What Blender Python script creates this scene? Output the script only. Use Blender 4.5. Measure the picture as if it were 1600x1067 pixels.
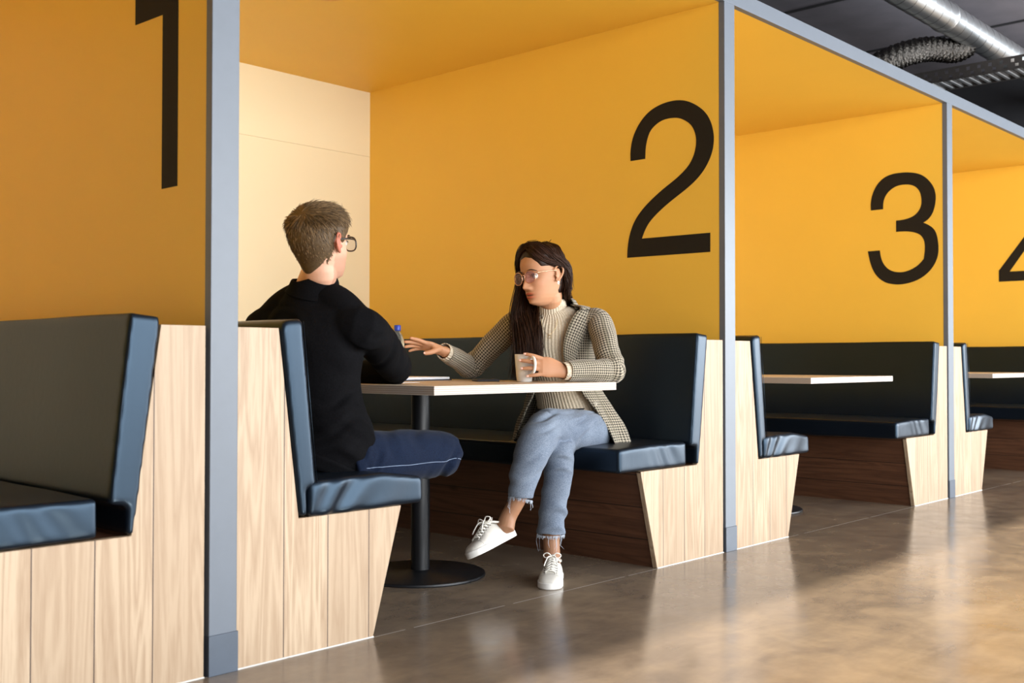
import bpy, math, random
import numpy as np
from mathutils import Vector, noise as mnoise
rng = np.random.default_rng(7); random.seed(7)
scene = bpy.context.scene
for o in list(bpy.data.objects): bpy.data.objects.remove(o)
COL = scene.collection

# ------------------------------------------------------------------ camera
YAW, PITCH, ROLL = math.radians(47.2148), math.radians(1.0388), math.radians(0.0486)
CAM = np.array([-1.5732, -2.5588, 0.84]); FPX = 1690.42
RT0 = np.array([math.cos(YAW), -math.sin(YAW), 0.0])
FW = np.array([math.sin(YAW)*math.cos(PITCH), math.cos(YAW)*math.cos(PITCH), math.sin(PITCH)])
UP0 = np.cross(RT0, FW)
RT = RT0*math.cos(ROLL) + UP0*math.sin(ROLL)
UPV = -RT0*math.sin(ROLL) + UP0*math.cos(ROLL)
cd = bpy.data.cameras.new('camera'); cam = bpy.data.objects.new('camera', cd); COL.objects.link(cam)
cd.sensor_width = 36; cd.lens = FPX/1600*36; cd.clip_start = 0.05
from mathutils import Matrix
cam.matrix_world = Matrix(((RT[0], UPV[0], -FW[0], CAM[0]), (RT[1], UPV[1], -FW[1], CAM[1]), (RT[2], UPV[2], -FW[2], CAM[2]), (0, 0, 0, 1)))
scene.camera = cam
cd.dof.use_dof = True; cd.dof.focus_distance = 4.4; cd.dof.aperture_fstop = 4.5

# ------------------------------------------------------------------ light
scene.view_settings.view_transform = 'Standard'
scene.view_settings.look = 'None'
scene.view_settings.gamma = 1; scene.view_settings.use_curve_mapping = False
scene.view_settings.exposure = 0.16
w = bpy.data.worlds.new('world'); scene.world = w; w.use_nodes = True
w.node_tree.nodes['Background'].inputs[0].default_value = (0.85, 0.93, 1.0, 1)
w.node_tree.nodes['Background'].inputs[1].default_value = 0.02
def area(name, loc, tgt, sx, sy, power, col=(1, 1, 1), spread=180):
    l = bpy.data.lights.new(name, 'AREA'); l.shape = 'RECTANGLE'; l.size = sx; l.size_y = sy; l.energy = power; l.color = col
    l.spread = math.radians(spread)
    o = bpy.data.objects.new(name, l); COL.objects.link(o); o.location = loc
    d = Vector(tgt)-Vector(loc); o.rotation_euler = d.to_track_quat('-Z', 'Y').to_euler(); return o
# daylight through the row of tall windows opposite the booths
for i, (xa, xb, pw) in enumerate(((-6.6, -4.0, 35), (-3.6, -1.0, 95), (-.6, 2.0, 330), (2.4, 5.0, 290), (5.4, 8.0, 290), (8.4, 11.0, 350), (11.4, 15.6, 950))):
    area('window_light', ((xa+xb)/2, -6.45, 1.8), ((xa+xb)/2, 0, 1.55), xb-xa, 3.0, pw, (.93, .97, 1.0))
sl = bpy.data.lights.new('sun', 'SUN'); sl.energy = 12.0; sl.color = (1.0, .90, .76); sl.angle = math.radians(.5)
so = bpy.data.objects.new('sun', sl); COL.objects.link(so); so.rotation_euler = Vector((-.35, 2.0, -1.02)).to_track_quat('-Z', 'Y').to_euler()

# ------------------------------------------------------------------ helpers
def at(u, v, D):
    return CAM + D*(FW + RT*((u-800)/FPX) - UPV*((v-533.5)/FPX))
def nrm(a):
    a = np.asarray(a, float); n = np.linalg.norm(a); return a/n if n > 1e-12 else a
class MB:
    def __init__(s): s.v = []; s.f = []; s.uv = []
    def add(s, V, F, UV=None):
        b = len(s.v); s.v += [tuple(map(float, p)) for p in V]; s.f += [tuple(i+b for i in f) for f in F]
        s.uv += [tuple(q) for q in UV] if UV is not None else [(0.0, 0.0)]*len(V)
        return s
    def box(s, a, b):
        (x0, y0, z0), (x1, y1, z1) = a, b
        return s.add([(x0,y0,z0),(x1,y0,z0),(x1,y1,z0),(x0,y1,z0),(x0,y0,z1),(x1,y0,z1),(x1,y1,z1),(x0,y1,z1)],
                     [(0,3,2,1),(4,5,6,7),(0,1,5,4),(1,2,6,5),(2,3,7,6),(3,0,4,7)])
    def prism(s, poly, y0, y1, ny=1):       # polygon in x,z extruded along y
        n = len(poly); V = []
        for k in range(ny+1):
            y = y0+(y1-y0)*k/ny
            V += [(x, y, z) for x, z in poly]
        F = [tuple(range(n)), tuple(reversed(range(ny*n, ny*n+n)))]
        for k in range(ny):
            for i in range(n):
                j = (i+1) % n; F.append((k*n+i, (k+1)*n+i, (k+1)*n+j, k*n+j))
        return s.add(V, F)
    def mesh(s, name):
        me = bpy.data.meshes.new(name); me.from_pydata(s.v, [], s.f); me.validate(); me.update()
        if len(me.vertices) == len(s.uv):
            ul = me.uv_layers.new(name='UVMap'); li = np.empty(len(me.loops), int); me.loops.foreach_get('vertex_index', li)
            ul.data.foreach_set('uv', np.array(s.uv, float)[li].ravel())
        return me
def fixn(me):
    import bmesh
    b = bmesh.new(); b.from_mesh(me); bmesh.ops.recalc_face_normals(b, faces=b.faces); b.to_mesh(me); b.free()
def wloc(o):
    l = Vector((0, 0, 0))
    while o is not None: l = l+o.location; o = o.parent
    return l
def obj(name, mb, mat, parent=None, smooth=False, bevel=0, seg=2, sub=0, solid=0, recalc=True, loc=None):
    me = mb.mesh(name) if isinstance(mb, MB) else mb
    me.name = name
    if recalc: fixn(me)
    o = bpy.data.objects.new(name, me); COL.objects.link(o)
    if mat: me.materials.append(mat)
    if parent is not None:
        o.parent = parent; o.location = -wloc(parent)
    elif loc is not None:
        me.transform(Matrix.Translation(-Vector(loc))); o.location = loc
    if smooth: me.polygons.foreach_set('use_smooth', [True]*len(me.polygons))
    if solid:
        m = o.modifiers.new('thickness', 'SOLIDIFY'); m.thickness = solid; m.offset = 0
    if bevel:
        m = o.modifiers.new('bevel', 'BEVEL'); m.width = bevel; m.segments = seg; m.limit_method = 'ANGLE'; m.angle_limit = math.radians(35); m.harden_normals = False
        if not smooth: me.polygons.foreach_set('use_smooth', [True]*len(me.polygons)); me.set_sharp_from_angle(angle=math.radians(60))
    if sub:
        m = o.modifiers.new('sub', 'SUBSURF'); m.levels = sub; m.render_levels = sub
    return o
def tag(o, label, cat, group=None):
    o['label'] = label; o['category'] = cat
    if group: o['group'] = group
    return o
def struct(o): o['kind'] = 'structure'; return o
def thing(name, loc, label, cat, group=None):
    o = bpy.data.objects.new(name, None); COL.objects.link(o); o.location = loc; o.empty_display_size = .1
    return tag(o, label, cat, group)
def copy_tree(o, dloc, label=None):
    def rec(s, par):
        c = s.copy(); COL.objects.link(c); c.parent = par
        for ch in s.children: rec(ch, c)
        return c
    r = rec(o, None); r.location = Vector(o.location)+Vector(dloc)
    if label: r['label'] = label
    return r
def catmull(K, sub):
    K = np.asarray(K, float); n = len(K)
    if n < 3: return np.array([K[0]+(K[-1]-K[0])*t for t in np.linspace(0, 1, sub+1)])
    out = []
    for i in range(n-1):
        p0 = K[i-1] if i else 2*K[0]-K[1]; p1 = K[i]; p2 = K[i+1]; p3 = K[i+2] if i+2 < n else 2*K[-1]-K[-2]
        for j in range(sub):
            t = j/sub
            out.append(.5*((2*p1)+(-p0+p2)*t+(2*p0-5*p1+4*p2-p3)*t*t+(-p0+3*p1-3*p2+p3)*t**3))
    out.append(K[-1]); return np.array(out)
def tube(mb, keys, ref=(0, 0, 1), n=20, sub=5, cap='round', wrinkle=None, half=None, disp=None):
    """keys: (point, ra, rb); ra lies along ref"""
    K = catmull([list(p)+[a, b] for p, a, b in keys], sub); P = K[:, :3]; A = np.abs(K[:, 3]); B = np.abs(K[:, 4]); m = len(P)
    T = np.gradient(P, axis=0); T /= np.linalg.norm(T, axis=1)[:, None]+1e-12
    L = np.concatenate([[0], np.cumsum(np.linalg.norm(np.diff(P, axis=0), axis=1))])
    a0 = None; rings = []; ref = np.asarray(ref, float)
    fr = []
    for i in range(m):
        r = ref if a0 is None else a0
        a = r-T[i]*(r@T[i])
        if np.linalg.norm(a) < 1e-3: a = np.cross(T[i], (1, .3, .2))
        a = nrm(a); a0 = a; fr.append((a, np.cross(T[i], a)))
    ex = []
    if cap == 'round':
        for s in (.35, .75, .95): ex.append((0, -A[0]*.5*(1-s)*1.6, s))
    seq = [(0, o*1.0, s) for _, o, s in ex]+[(i, 0, 1) for i in range(m)]
    if cap == 'round':
        for s in (.95, .75, .35): seq.append((m-1, A[-1]*.5*(1-s)*1.6, s))
    th = np.linspace(0, 2*math.pi, n, endpoint=False)
    V = []; UV = []
    for i, off, s in seq:
        a, b = fr[i]; c = P[i]+T[i]*off
        for k, t in enumerate(th):
            rr = s
            if disp: rr = s*(1+disp(L[i], t))
            V.append(c+a*math.cos(t)*A[i]*rr+b*math.sin(t)*B[i]*rr); UV.append((t*(A.mean()+B.mean())/2, L[i]+off))
    R = len(seq); F = []
    for i in range(R-1):
        for k in range(n):
            j = (k+1) % n; F.append((i*n+k, i*n+j, (i+1)*n+j, (i+1)*n+k))
    if cap:
        F.append(tuple(reversed(range(n)))); F.append(tuple(range((R-1)*n, R*n)))
    mb.add(V, F, UV); return mb
def wire(mb, pts, r, n=6, sub=4, taper=1.0):
    k = len(pts)
    return tube(mb, [(p, r*(1-(1-taper)*i/(k-1)), r*(1-(1-taper)*i/(k-1))) for i, p in enumerate(pts)], ref=(.31, .2, .93), n=n, sub=sub, cap='flat')
def ring_wire(mb, c, ax, ay, ra, rb, r, n=28, m=6, power=2.0, arc=(0, 2*math.pi)):
    full = arc[1]-arc[0] > 6.28; ax = nrm(ax); ay = nrm(ay); az = np.cross(ax, ay); N = n if full else n+1
    V = []
    for i in range(N):
        t = arc[0]+(arc[1]-arc[0])*i/n; ct, st = math.cos(t), math.sin(t)
        e = 2/power; x = math.copysign(abs(ct)**e, ct); y = math.copysign(abs(st)**e, st)
        p = np.asarray(c)+ax*x*ra+ay*y*rb; o = nrm(ax*x/ra+ay*y/rb)
        for k in range(m):
            q = 2*math.pi*k/m; V.append(p+o*r*math.cos(q)+az*r*math.sin(q))
    F = []
    for i in range(N if full else N-1):
        for k in range(m):
            a = i*m+k; b = i*m+(k+1) % m; c2 = ((i+1) % N)*m+(k+1) % m; d = ((i+1) % N)*m+k; F.append((a, b, c2, d))
    mb.add(V, F); return mb
def lathe(mb, prof, c, n=32, axis=(0, 0, 1)):
    az = nrm(axis); ax = nrm(np.cross(az, (0.2, 1, .1))); ay = np.cross(az, ax); V = []
    for r, z in prof:
        for k in range(n):
            t = 2*math.pi*k/n; V.append(np.asarray(c)+az*z+(ax*math.cos(t)+ay*math.sin(t))*r)
    F = [(i*n+k, i*n+(k+1) % n, (i+1)*n+(k+1) % n, (i+1)*n+k) for i in range(len(prof)-1) for k in range(n)]
    F.append(tuple(reversed(range(n)))); F.append(tuple(range((len(prof)-1)*n, len(prof)*n)))
    mb.add(V, F); return mb
def ell(mb, c, ax, ay, az, n=20, m=14):
    prof = []; V = []; c = np.asarray(c)
    for i in range(1, m):
        p = math.pi*i/m
        for k in range(n):
            t = 2*math.pi*k/n
            V.append(c+np.asarray(ax)*math.sin(p)*math.cos(t)+np.asarray(ay)*math.sin(p)*math.sin(t)+np.asarray(az)*math.cos(p))
    F = [(i*n+k, i*n+(k+1) % n, (i+1)*n+(k+1) % n, (i+1)*n+k) for i in range(m-2) for k in range(n)]
    F.append(tuple(reversed(range(n)))); F.append(tuple(range((m-2)*n, (m-1)*n)))
    mb.add(V, F); return mb
def remesh(mb, voxel, smooth=4, factor=.5, name='m'):
    me = mb.mesh(name); fixn(me)
    o = bpy.data.objects.new('tmp', me); COL.objects.link(o)
    r = o.modifiers.new('r', 'REMESH'); r.mode = 'VOXEL'; r.voxel_size = voxel; r.use_smooth_shade = True
    s = o.modifiers.new('s', 'SMOOTH'); s.iterations = smooth; s.factor = factor
    dg = bpy.context.evaluated_depsgraph_get(); dg.update()
    out = bpy.data.meshes.new_from_object(o.evaluated_get(dg)); bpy.data.objects.remove(o); bpy.data.meshes.remove(me)
    out.name = name; out.polygons.foreach_set('use_smooth', [True]*len(out.polygons)); return out
def vco(me):
    a = np.empty(len(me.vertices)*3); me.vertices.foreach_get('co', a); return a.reshape(-1, 3)
def setco(me, a): me.vertices.foreach_set('co', a.ravel()); me.update()
def vcol(me, arr, name='tint'):
    at_ = me.color_attributes.new(name, 'FLOAT_COLOR', 'POINT'); at_.data.foreach_set('color', np.c_[arr, np.ones(len(arr))].ravel())
def fold(me, fields):
    """cloth folds: (direction across the folds, wavelength, height, centre, reach, phase)"""
    a = vco(me); n = np.empty(len(me.vertices)*3); me.vertices.foreach_get('normal', n); n = n.reshape(-1, 3)
    d = np.zeros(len(a))
    for dr, wl, amp, c, reach, ph in fields:
        q = (a-np.asarray(c)); u1 = nrm(np.cross(dr, (.3, .2, .9))); u2 = nrm(np.cross(dr, u1)); p1, p2 = q@u1, q@u2
        s = q@nrm(dr)+.30*wl*np.sin(p1*31+ph*2)+.35*wl*np.sin(p2*23-ph+p1*17)+.5*(p1*.35-p2*.25)
        g = np.exp(-(q**2).sum(1)/reach**2)
        w = 2*math.pi*s/(wl*1.7); var = .55+.45*np.sin(s*11/wl*.1+ph*3+p1*19)*np.cos(p2*27+ph)
        d += amp*g*var*(np.sin(w+ph)+.35*np.sin(2*w+1+ph))
    setco(me, a+n*d[:, None]*1.8)

# ------------------------------------------------------------------ materials
def mat(name, base=(.5, .5, .5), rough=.5, metal=0, spec=.5, **kw):
    m = bpy.data.materials.new(name); m.use_nodes = True; b = m.node_tree.nodes['Principled BSDF']
    b.inputs['Base Color'].default_value = (*base, 1); b.inputs['Roughness'].default_value = rough; b.inputs['Metallic'].default_value = metal
    b.inputs['Specular IOR Level'].default_value = spec
    for k, v in kw.items(): b.inputs[k].default_value = v
    return m
class NT:
    def __init__(s, m): s.t = m.node_tree; s.b = s.t.nodes['Principled BSDF']
    def n(s, typ, ins=None, **at_):
        x = s.t.nodes.new(typ)
        for k, v in at_.items(): setattr(x, k, v)
        for k, v in (ins or {}).items():
            if hasattr(v, 'links') or isinstance(v, bpy.types.NodeSocket): s.t.links.new(v, x.inputs[k])
            else: x.inputs[k].default_value = v
        return x
    def co(s, kind='Object', scale=(1, 1, 1), loc=(0, 0, 0), rot=(0, 0, 0)):
        c = s.n('ShaderNodeTexCoord'); return s.n('ShaderNodeMapping', {0: c.outputs[kind], 'Scale': scale, 'Location': loc, 'Rotation': rot}).outputs[0]
    def noise(s, vec, scale, detail=3, rough=.5, dist=0): return s.n('ShaderNodeTexNoise', {'Vector': vec, 'Scale': scale, 'Detail': detail, 'Roughness': rough, 'Distortion': dist}).outputs[0]
    def math(s, op, a, b=0.0, c=0.0):
        x = s.n('ShaderNodeMath', operation=op)
        for i, v in enumerate((a, b, c)):
            if isinstance(v, bpy.types.NodeSocket): s.t.links.new(v, x.inputs[i])
            else: x.inputs[i].default_value = v
        return x.outputs[0]
    def ramp(s, fac, *stops):
        x = s.n('ShaderNodeValToRGB', {0: fac}); e = x.color_ramp.elements
        while len(e) < len(stops): e.new(.5)
        for el, (p, c) in zip(e, stops): el.position = p; el.color = (*c, 1)
        return x.outputs[0]
    def mix(s, fac, a, b, blend='MIX'):
        x = s.n('ShaderNodeMix', data_type='RGBA', blend_type=blend)
        for k, v in ((0, fac), (6, a), (7, b)):
            if isinstance(v, bpy.types.NodeSocket): s.t.links.new(v, x.inputs[k])
            else: x.inputs[k].default_value = v if k == 0 else (*v, 1)
        return x.outputs[2]
    def set(s, k, v): s.t.links.new(v, s.b.inputs[k])
    def bump(s, h, strength=.3, dist=.002):
        s.set('Normal', s.n('ShaderNodeBump', {'Strength': strength, 'Distance': dist, 'Height': h}).outputs[0])
def simple_var(name, base, rough, scale, amount=.12, bump=.1, bd=.001, **kw):
    m = mat(name, base, rough, **kw); t = NT(m); v = t.co(); f = t.noise(v, scale, 4)
    t.set('Base Color', t.mix(f, tuple(c*(1-amount) for c in base), tuple(min(1, c*(1+amount)) for c in base)))
    t.bump(t.noise(v, scale*8, 3), bump, bd); return m
def wood(name, dark, light, joint, axis='z', width=.155, off=0.0, groove=(.12, .07, .04), rough=.5):
    """boards with grain along `axis`; boards `width` wide across the other axis of the face"""
    m = mat(name, light, rough); t = NT(m)
    c = t.n('ShaderNodeTexCoord').outputs['Object']; sep = t.n('ShaderNodeSeparateXYZ', {0: c}).outputs
    across = sep[0] if axis == 'z' else sep[2]
    s = t.math('DIVIDE', t.math('SUBTRACT', across, off), width); idx = t.math('FLOOR', s)
    rnd = t.n('ShaderNodeTexWhiteNoise', {'W': idx}, noise_dimensions='1D').outputs[0]
    # grain
    sc = (1, 1, .06) if axis == 'z' else (1, .06, 1)
    mp = t.n('ShaderNodeMapping', {0: c, 'Scale': sc}).outputs[0]
    off3 = t.n('ShaderNodeCombineXYZ', {0: t.math('MULTIPLY', rnd, 7.0), 1: t.math('MULTIPLY', rnd, 3.0), 2: t.math('MULTIPLY', rnd, 5.0)}).outputs[0]
    vec = t.n('ShaderNodeVectorMath', {0: mp, 1: off3}, operation='ADD').outputs[0]
    n1 = t.noise(vec, 14, 3, .5, .6)
    rings = t.math('PINGPONG', t.math('MULTIPLY', n1, 7.0), .5)
    fine = t.noise(vec, 240, 2, .6)
    g = t.math('ADD', t.math('MULTIPLY', rings, 1.1), t.math('MULTIPLY', fine, .55))
    colr = t.ramp(g, (.15, dark), (.75, light))
    colr = t.mix(t.math('MULTIPLY', rnd, .55), colr, tuple(a*.62+b*.3 for a, b in zip(dark, light)), 'MIX')
    kn = t.n('ShaderNodeTexVoronoi', {'Vector': t.n('ShaderNodeMapping', {0: c, 'Scale': (3.6, 3.6, 2.4) if axis == 'z' else (3.6, 1.6, 3.6)}).outputs[0], 'Scale': 1.0}).outputs[0]
    colr = t.mix(t.ramp(kn, (.02, (.8, .8, .8)), (.075, (0, 0, 0))), colr, tuple(d*.35 for d in dark))
    fr = t.math('FRACT', s); e = t.math('MINIMUM', fr, t.math('SUBTRACT', 1.0, fr))
    gl = t.math('LESS_THAN', e, joint/width)
    t.set('Base Color', t.mix(gl, colr, groove))
    t.bump(t.math('SUBTRACT', t.math('MULTIPLY', fine, .3), t.math('MULTIPLY', gl, 2)), .25, .002)
    return m
M = {}
M['orange'] = simple_var('orange paint', (.87, .53, .062), .5, 3, .03, .05, .0005)
M['cream'] = simple_var('cream paint', (.80, .69, .46), .6, 3, .03, .05, .0005)
M['frame'] = simple_var('slate grey paint', (.118, .138, .168), .42, 20, .06, .08, .0006)
M['kick'] = simple_var('dark slate metal', (.055, .072, .10), .4, 20, .15, .05, .0006)
M['numeral'] = simple_var('charcoal numeral paint', (.016, .013, .009), .7, 20, .1, .05, .0004, spec=.2)
M['vinyl'] = simple_var('navy vinyl', (.004, .006, .010), .35, 6, .15, .2, .0012, **{'Specular Tint': (.48, .72, 1.0, 1), 'spec': .48})  # near-black navy; the cool window light's blue is put into the specular tint
M['oak'] = wood('oak boards', (.31, .20, .115), (.49, .365, .245), .0017, 'z', .155, .087, (.07, .04, .025))
M['front_boards'] = wood('shaded oak boards', (.065, .025, .012), (.135, .056, .027), .002, 'y', .135, -.02, (.02, .01, .006), .45)  # oak in shade below the seats, its darkness put into the base colour
M['table_top'] = wood('pale ply top', (.55, .42, .29), (.70, .57, .43), .0001, 'z', 3.0, -1.0, rough=.35)
def ply():
    m = mat('plywood edge', (.7, .6, .5), .45); t = NT(m); v = t.co('Object', (.25, .25, 1))
    wv = t.n('ShaderNodeTexWave', {'Vector': t.co('Object', (.06, .06, 1)), 'Scale': 45, 'Distortion': 1.0, 'Detail': 1}, bands_direction='Z').outputs[1]
    t.set('Base Color', t.mix(wv, (.33, .26, .21), (.50, .44, .39))); return m
M['ply'] = ply()
M['black_metal'] = simple_var('black powder coated steel', (.007, .008, .010), .38, 200, .1, .3, .0006, spec=.35)
def floor_mat():
    m = mat('polished concrete', (.3, .2, .13), .2); t = NT(m); v = t.co()
    a = t.noise(v, 1.1, 5, .6, .5); b = t.noise(v, 7, 6, .65, .3); c = t.noise(t.co('Object', (1, 3, 1)), 2.3, 4, .6, 1.2)
    s = t.math('ADD', t.math('MULTIPLY', a, .5), t.math('ADD', t.math('MULTIPLY', b, .3), t.math('MULTIPLY', c, .3)))
    colr = t.ramp(s, (.36, (.115, .087, .064)), (.52, (.185, .142, .104)), (.70, (.275, .208, .140)))
    sep = t.n('ShaderNodeSeparateXYZ', {0: t.n('ShaderNodeTexCoord').outputs['Object']}).outputs
    cut = t.math('LESS_THAN', t.math('ABSOLUTE', t.math('ADD', sep[1], .004)), .0022)
    cut2 = t.math('LESS_THAN', t.math('ABSOLUTE', t.math('SUBTRACT', t.math('FRACT', t.math('DIVIDE', sep[1], 4.0)), .25)), .0006)
    cut = t.math('MULTIPLY', cut, t.math('GREATER_THAN', t.noise(v, 9, 2), .40))
    colr = t.mix(cut, colr, (.55, .5, .45))
    t.set('Base Color', colr)
    t.set('Roughness', t.ramp(b, (.3, (.13, .13, .13)), (.7, (.26, .26, .26))))
    t.bump(t.noise(v, 14, 3), .10, .0012); return m
M['floor'] = floor_mat()
M['concrete'] = simple_var('grey ceiling concrete', (.20, .19, .22), .8, 4, .25, .2, .002)
M['dark_concrete'] = simple_var('dark ceiling', (.03, .03, .034), .8, 4, .25, .2, .002)
M['galv'] = simple_var('galvanised steel', (.66, .69, .71), .36, 12, .12, .06, .001, metal=1)
M['seam'] = simple_var('dark duct seam', (.22, .23, .24), .4, 12, .12, .05, .001, metal=1)
M['foil'] = simple_var('crinkled foil', (.07, .065, .06), .3, 12, .5, .8, .012, metal=1)
M['tray'] = simple_var('tray steel', (.07, .062, .058), .5, 30, .2, .1, .001, metal=.4)
M['rung'] = simple_var('bright tray rung', (.7, .72, .74), .35, 30, .1, .1, .001, metal=.9)
M['white_ceramic'] = simple_var('white ceramic', (.82, .80, .76), .16, 20, .02, .02, .0003)
M['paper'] = simple_var('white paper', (.84, .84, .88), .6, 30, .02, .02, .0003)
M['cover'] = simple_var('dark notebook cover', (.02, .022, .035), .5, 30, .1, .1, .0003)
M['phone'] = simple_var('black phone glass', (.008, .008, .012), .35, 30, .1, .0, .0003, spec=.2)
M['phone_side'] = simple_var('grey phone metal', (.015, .015, .018), .4, 30, .1, .0, .0003, spec=.3)
M['blue_cap'] = simple_var('blue plastic cap', (.02, .06, .5), .3, 30, .1, .05, .0003)
def clear():
    m = mat('clear bottle plastic', (.93, .97, .93), .06); b = m.node_tree.nodes['Principled BSDF']
    b.inputs['Transmission Weight'].default_value = .92; b.inputs['IOR'].default_value = 1.25; NT(m); return m
M['clear'] = clear()
M['label'] = simple_var('bottle label', (.45, .62, .80), .4, 30, .2, .05, .0003)
M['lampring'] = simple_var('recessed lamp ring', (.80, .42, .07), .5, 30, .02, .02, .0003)
M['caulk'] = simple_var('pale floor sealant', (.62, .60, .57), .6, 60, .2, .3, .001)
def skin(name, base):
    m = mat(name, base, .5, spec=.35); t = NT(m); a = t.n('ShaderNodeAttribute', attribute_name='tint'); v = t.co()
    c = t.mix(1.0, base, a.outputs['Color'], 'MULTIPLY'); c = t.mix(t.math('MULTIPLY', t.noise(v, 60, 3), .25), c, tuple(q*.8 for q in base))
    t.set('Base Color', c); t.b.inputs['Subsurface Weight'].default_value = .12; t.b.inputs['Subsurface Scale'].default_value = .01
    t.b.inputs['Subsurface Radius'].default_value = (1, .35, .2); t.bump(t.noise(v, 500, 2), .08, .0005); return m
M['skin_w'] = skin('warm tan skin', (.52, .26, .14)); M['skin_m'] = skin('fair skin', (.62, .35, .24))
def cloth(name, a, b, scale, rough=.9, bump=.4, sheen=.12, big=8, spec=.15):
    m = mat(name, a, rough, spec=spec); t = NT(m); v = t.co(); f = t.noise(v, scale, 3, .7); g = t.noise(v, big, 3)
    t.set('Base Color', t.mix(t.ramp(t.math('ADD', t.math('MULTIPLY', f, .7), t.math('MULTIPLY', g, .3)), (.38, (0, 0, 0)), (.62, (1, 1, 1))), a, b))
    t.b.inputs['Sheen Weight'].default_value = sheen; t.bump(f, bump, .001); return m
M['jean_light'] = cloth('faded blue denim', (.085, .11, .16), (.21, .25, .31), 330)
M['jean_dark'] = cloth('indigo denim', (.0015, .004, .014), (.005, .012, .033), 300, big=5, sheen=.04)
M['black_knit'] = cloth('black sweatshirt', (.0025, .0025, .003), (.005, .005, .006), 200, sheen=.0, spec=.06)
M['dim_thread'] = simple_var('blue-grey thread', (.22, .28, .40), .8, 60, .1, .1, .0003)
M['thread'] = simple_var('pale denim thread', (.42, .47, .54), .8, 60, .1, .1, .0003)
def rib():
    m = cloth('cream ribbed knit', (.52, .43, .31), (.70, .60, .46), 160); t = NT(m)
    u = t.n('ShaderNodeTexCoord').outputs['UV']; wv = t.n('ShaderNodeTexWave', {'Vector': u, 'Scale': 28, 'Distortion': .6, 'Detail': 1}).outputs[1]
    t.bump(wv, .7, .003); return m
M['rib'] = rib()
def tooth():
    m = mat('houndstooth wool', (.3, .28, .22), .9, spec=.15); t = NT(m)
    u = t.n('ShaderNodeTexCoord').outputs['UV']; sep = t.n('ShaderNodeSeparateXYZ', {0: u}).outputs; S = 1/.0105
    x = t.math('MULTIPLY', sep[0], S); y = t.math('MULTIPLY', sep[1], S)
    fx = t.math('FRACT', x); fy = t.math('FRACT', y)
    px = t.math('LESS_THAN', fx, .5); py = t.math('LESS_THAN', fy, .5)
    tw = t.math('LESS_THAN', t.math('FRACT', t.math('MULTIPLY', t.math('ADD', x, y), 2.0)), .5)
    xor = t.math('ABSOLUTE', t.math('SUBTRACT', px, py)); both = t.math('MULTIPLY', px, py)
    dark = t.math('MAXIMUM', both, t.math('MULTIPLY', xor, tw))
    ch = t.math('MULTIPLY', t.math('LESS_THAN', t.math('FRACT', t.math('MULTIPLY', sep[0], 1/.075)), .16), .35)
    c = t.mix(dark, (.46, .405, .31), (.022, .019, .015)); c = t.mix(ch, c, (.09, .08, .045))
    t.set('Base Color', c); t.bump(t.noise(t.co(), 400, 2), .4, .001); t.b.inputs['Sheen Weight'].default_value = .15; return m
M['tooth'] = tooth()
M['white_leather'] = simple_var('white shoe leather', (.64, .61, .55), .45, 14, .06, .15, .0008)
M['white_rubber'] = simple_var('white rubber sole', (.72, .70, .66), .55, 14, .05, .05, .0005)
M['lace'] = simple_var('white cotton lace', (.80, .77, .70), .8, 60, .08, .3, .0005)
M['stitch'] = simple_var('grey stitching', (.36, .34, .31), .7, 60, .1, .1, .0003)
M['belt'] = simple_var('black waistband', (.008, .008, .010), .6, 60, .1, .1, .0003)
M['button'] = simple_var('horn button', (.60, .55, .45), .3, 60, .2, .1, .0003)
def hairm(name, a, b, rough=.42):
    m = mat(name, a, rough, spec=.22); t = NT(m); h = t.n('ShaderNodeAttribute', attribute_name='tint').outputs['Fac']
    f = t.noise(t.co(), 120, 2); t.set('Base Color', t.mix(t.math('ADD', t.math('MULTIPLY', h, .8), t.math('MULTIPLY', f, .2)), a, b)); return m
M['hair_w'] = hairm('dark brown hair', (.005, .003, .0022), (.062, .022, .009), .45)
M['hair_m'] = hairm('dark blond hair', (.020, .012, .006), (.32, .20, .095), .5)
M['black_frame'] = simple_var('black spectacle frame', (.015, .012, .01), .25, 30, .1, .05, .0003)
M['gold_frame'] = simple_var('rose gold frame', (.75, .42, .28), .25, 30, .1, .05, .0003, metal=.9)
M['silver'] = simple_var('silver', (.85, .84, .80), .2, 30, .1, .05, .0003, metal=1)
M['gold'] = simple_var('dull gold', (.55, .40, .2), .3, 30, .1, .05, .0003, metal=1)
def lens():
    m = mat('tinted lens', (.75, .6, .68), .03); b = m.node_tree.nodes['Principled BSDF']; b.inputs['Transmission Weight'].default_value = .9
    b.inputs['IOR'].default_value = 1.1; return m
M['lens'] = lens()
M['clear_lens'] = lens(); M['clear_lens'].node_tree.nodes['Principled BSDF'].inputs['Base Color'].default_value = (.97, .97, .97, 1)
M['eye'] = mat('eye white', (.50, .46, .43), .3, spec=.3); M['iris'] = mat('dark iris', (.02, .01, .006), .1)
M['brow_w'] = mat('dark brow hair', (.015, .009, .006), .7)

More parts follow.
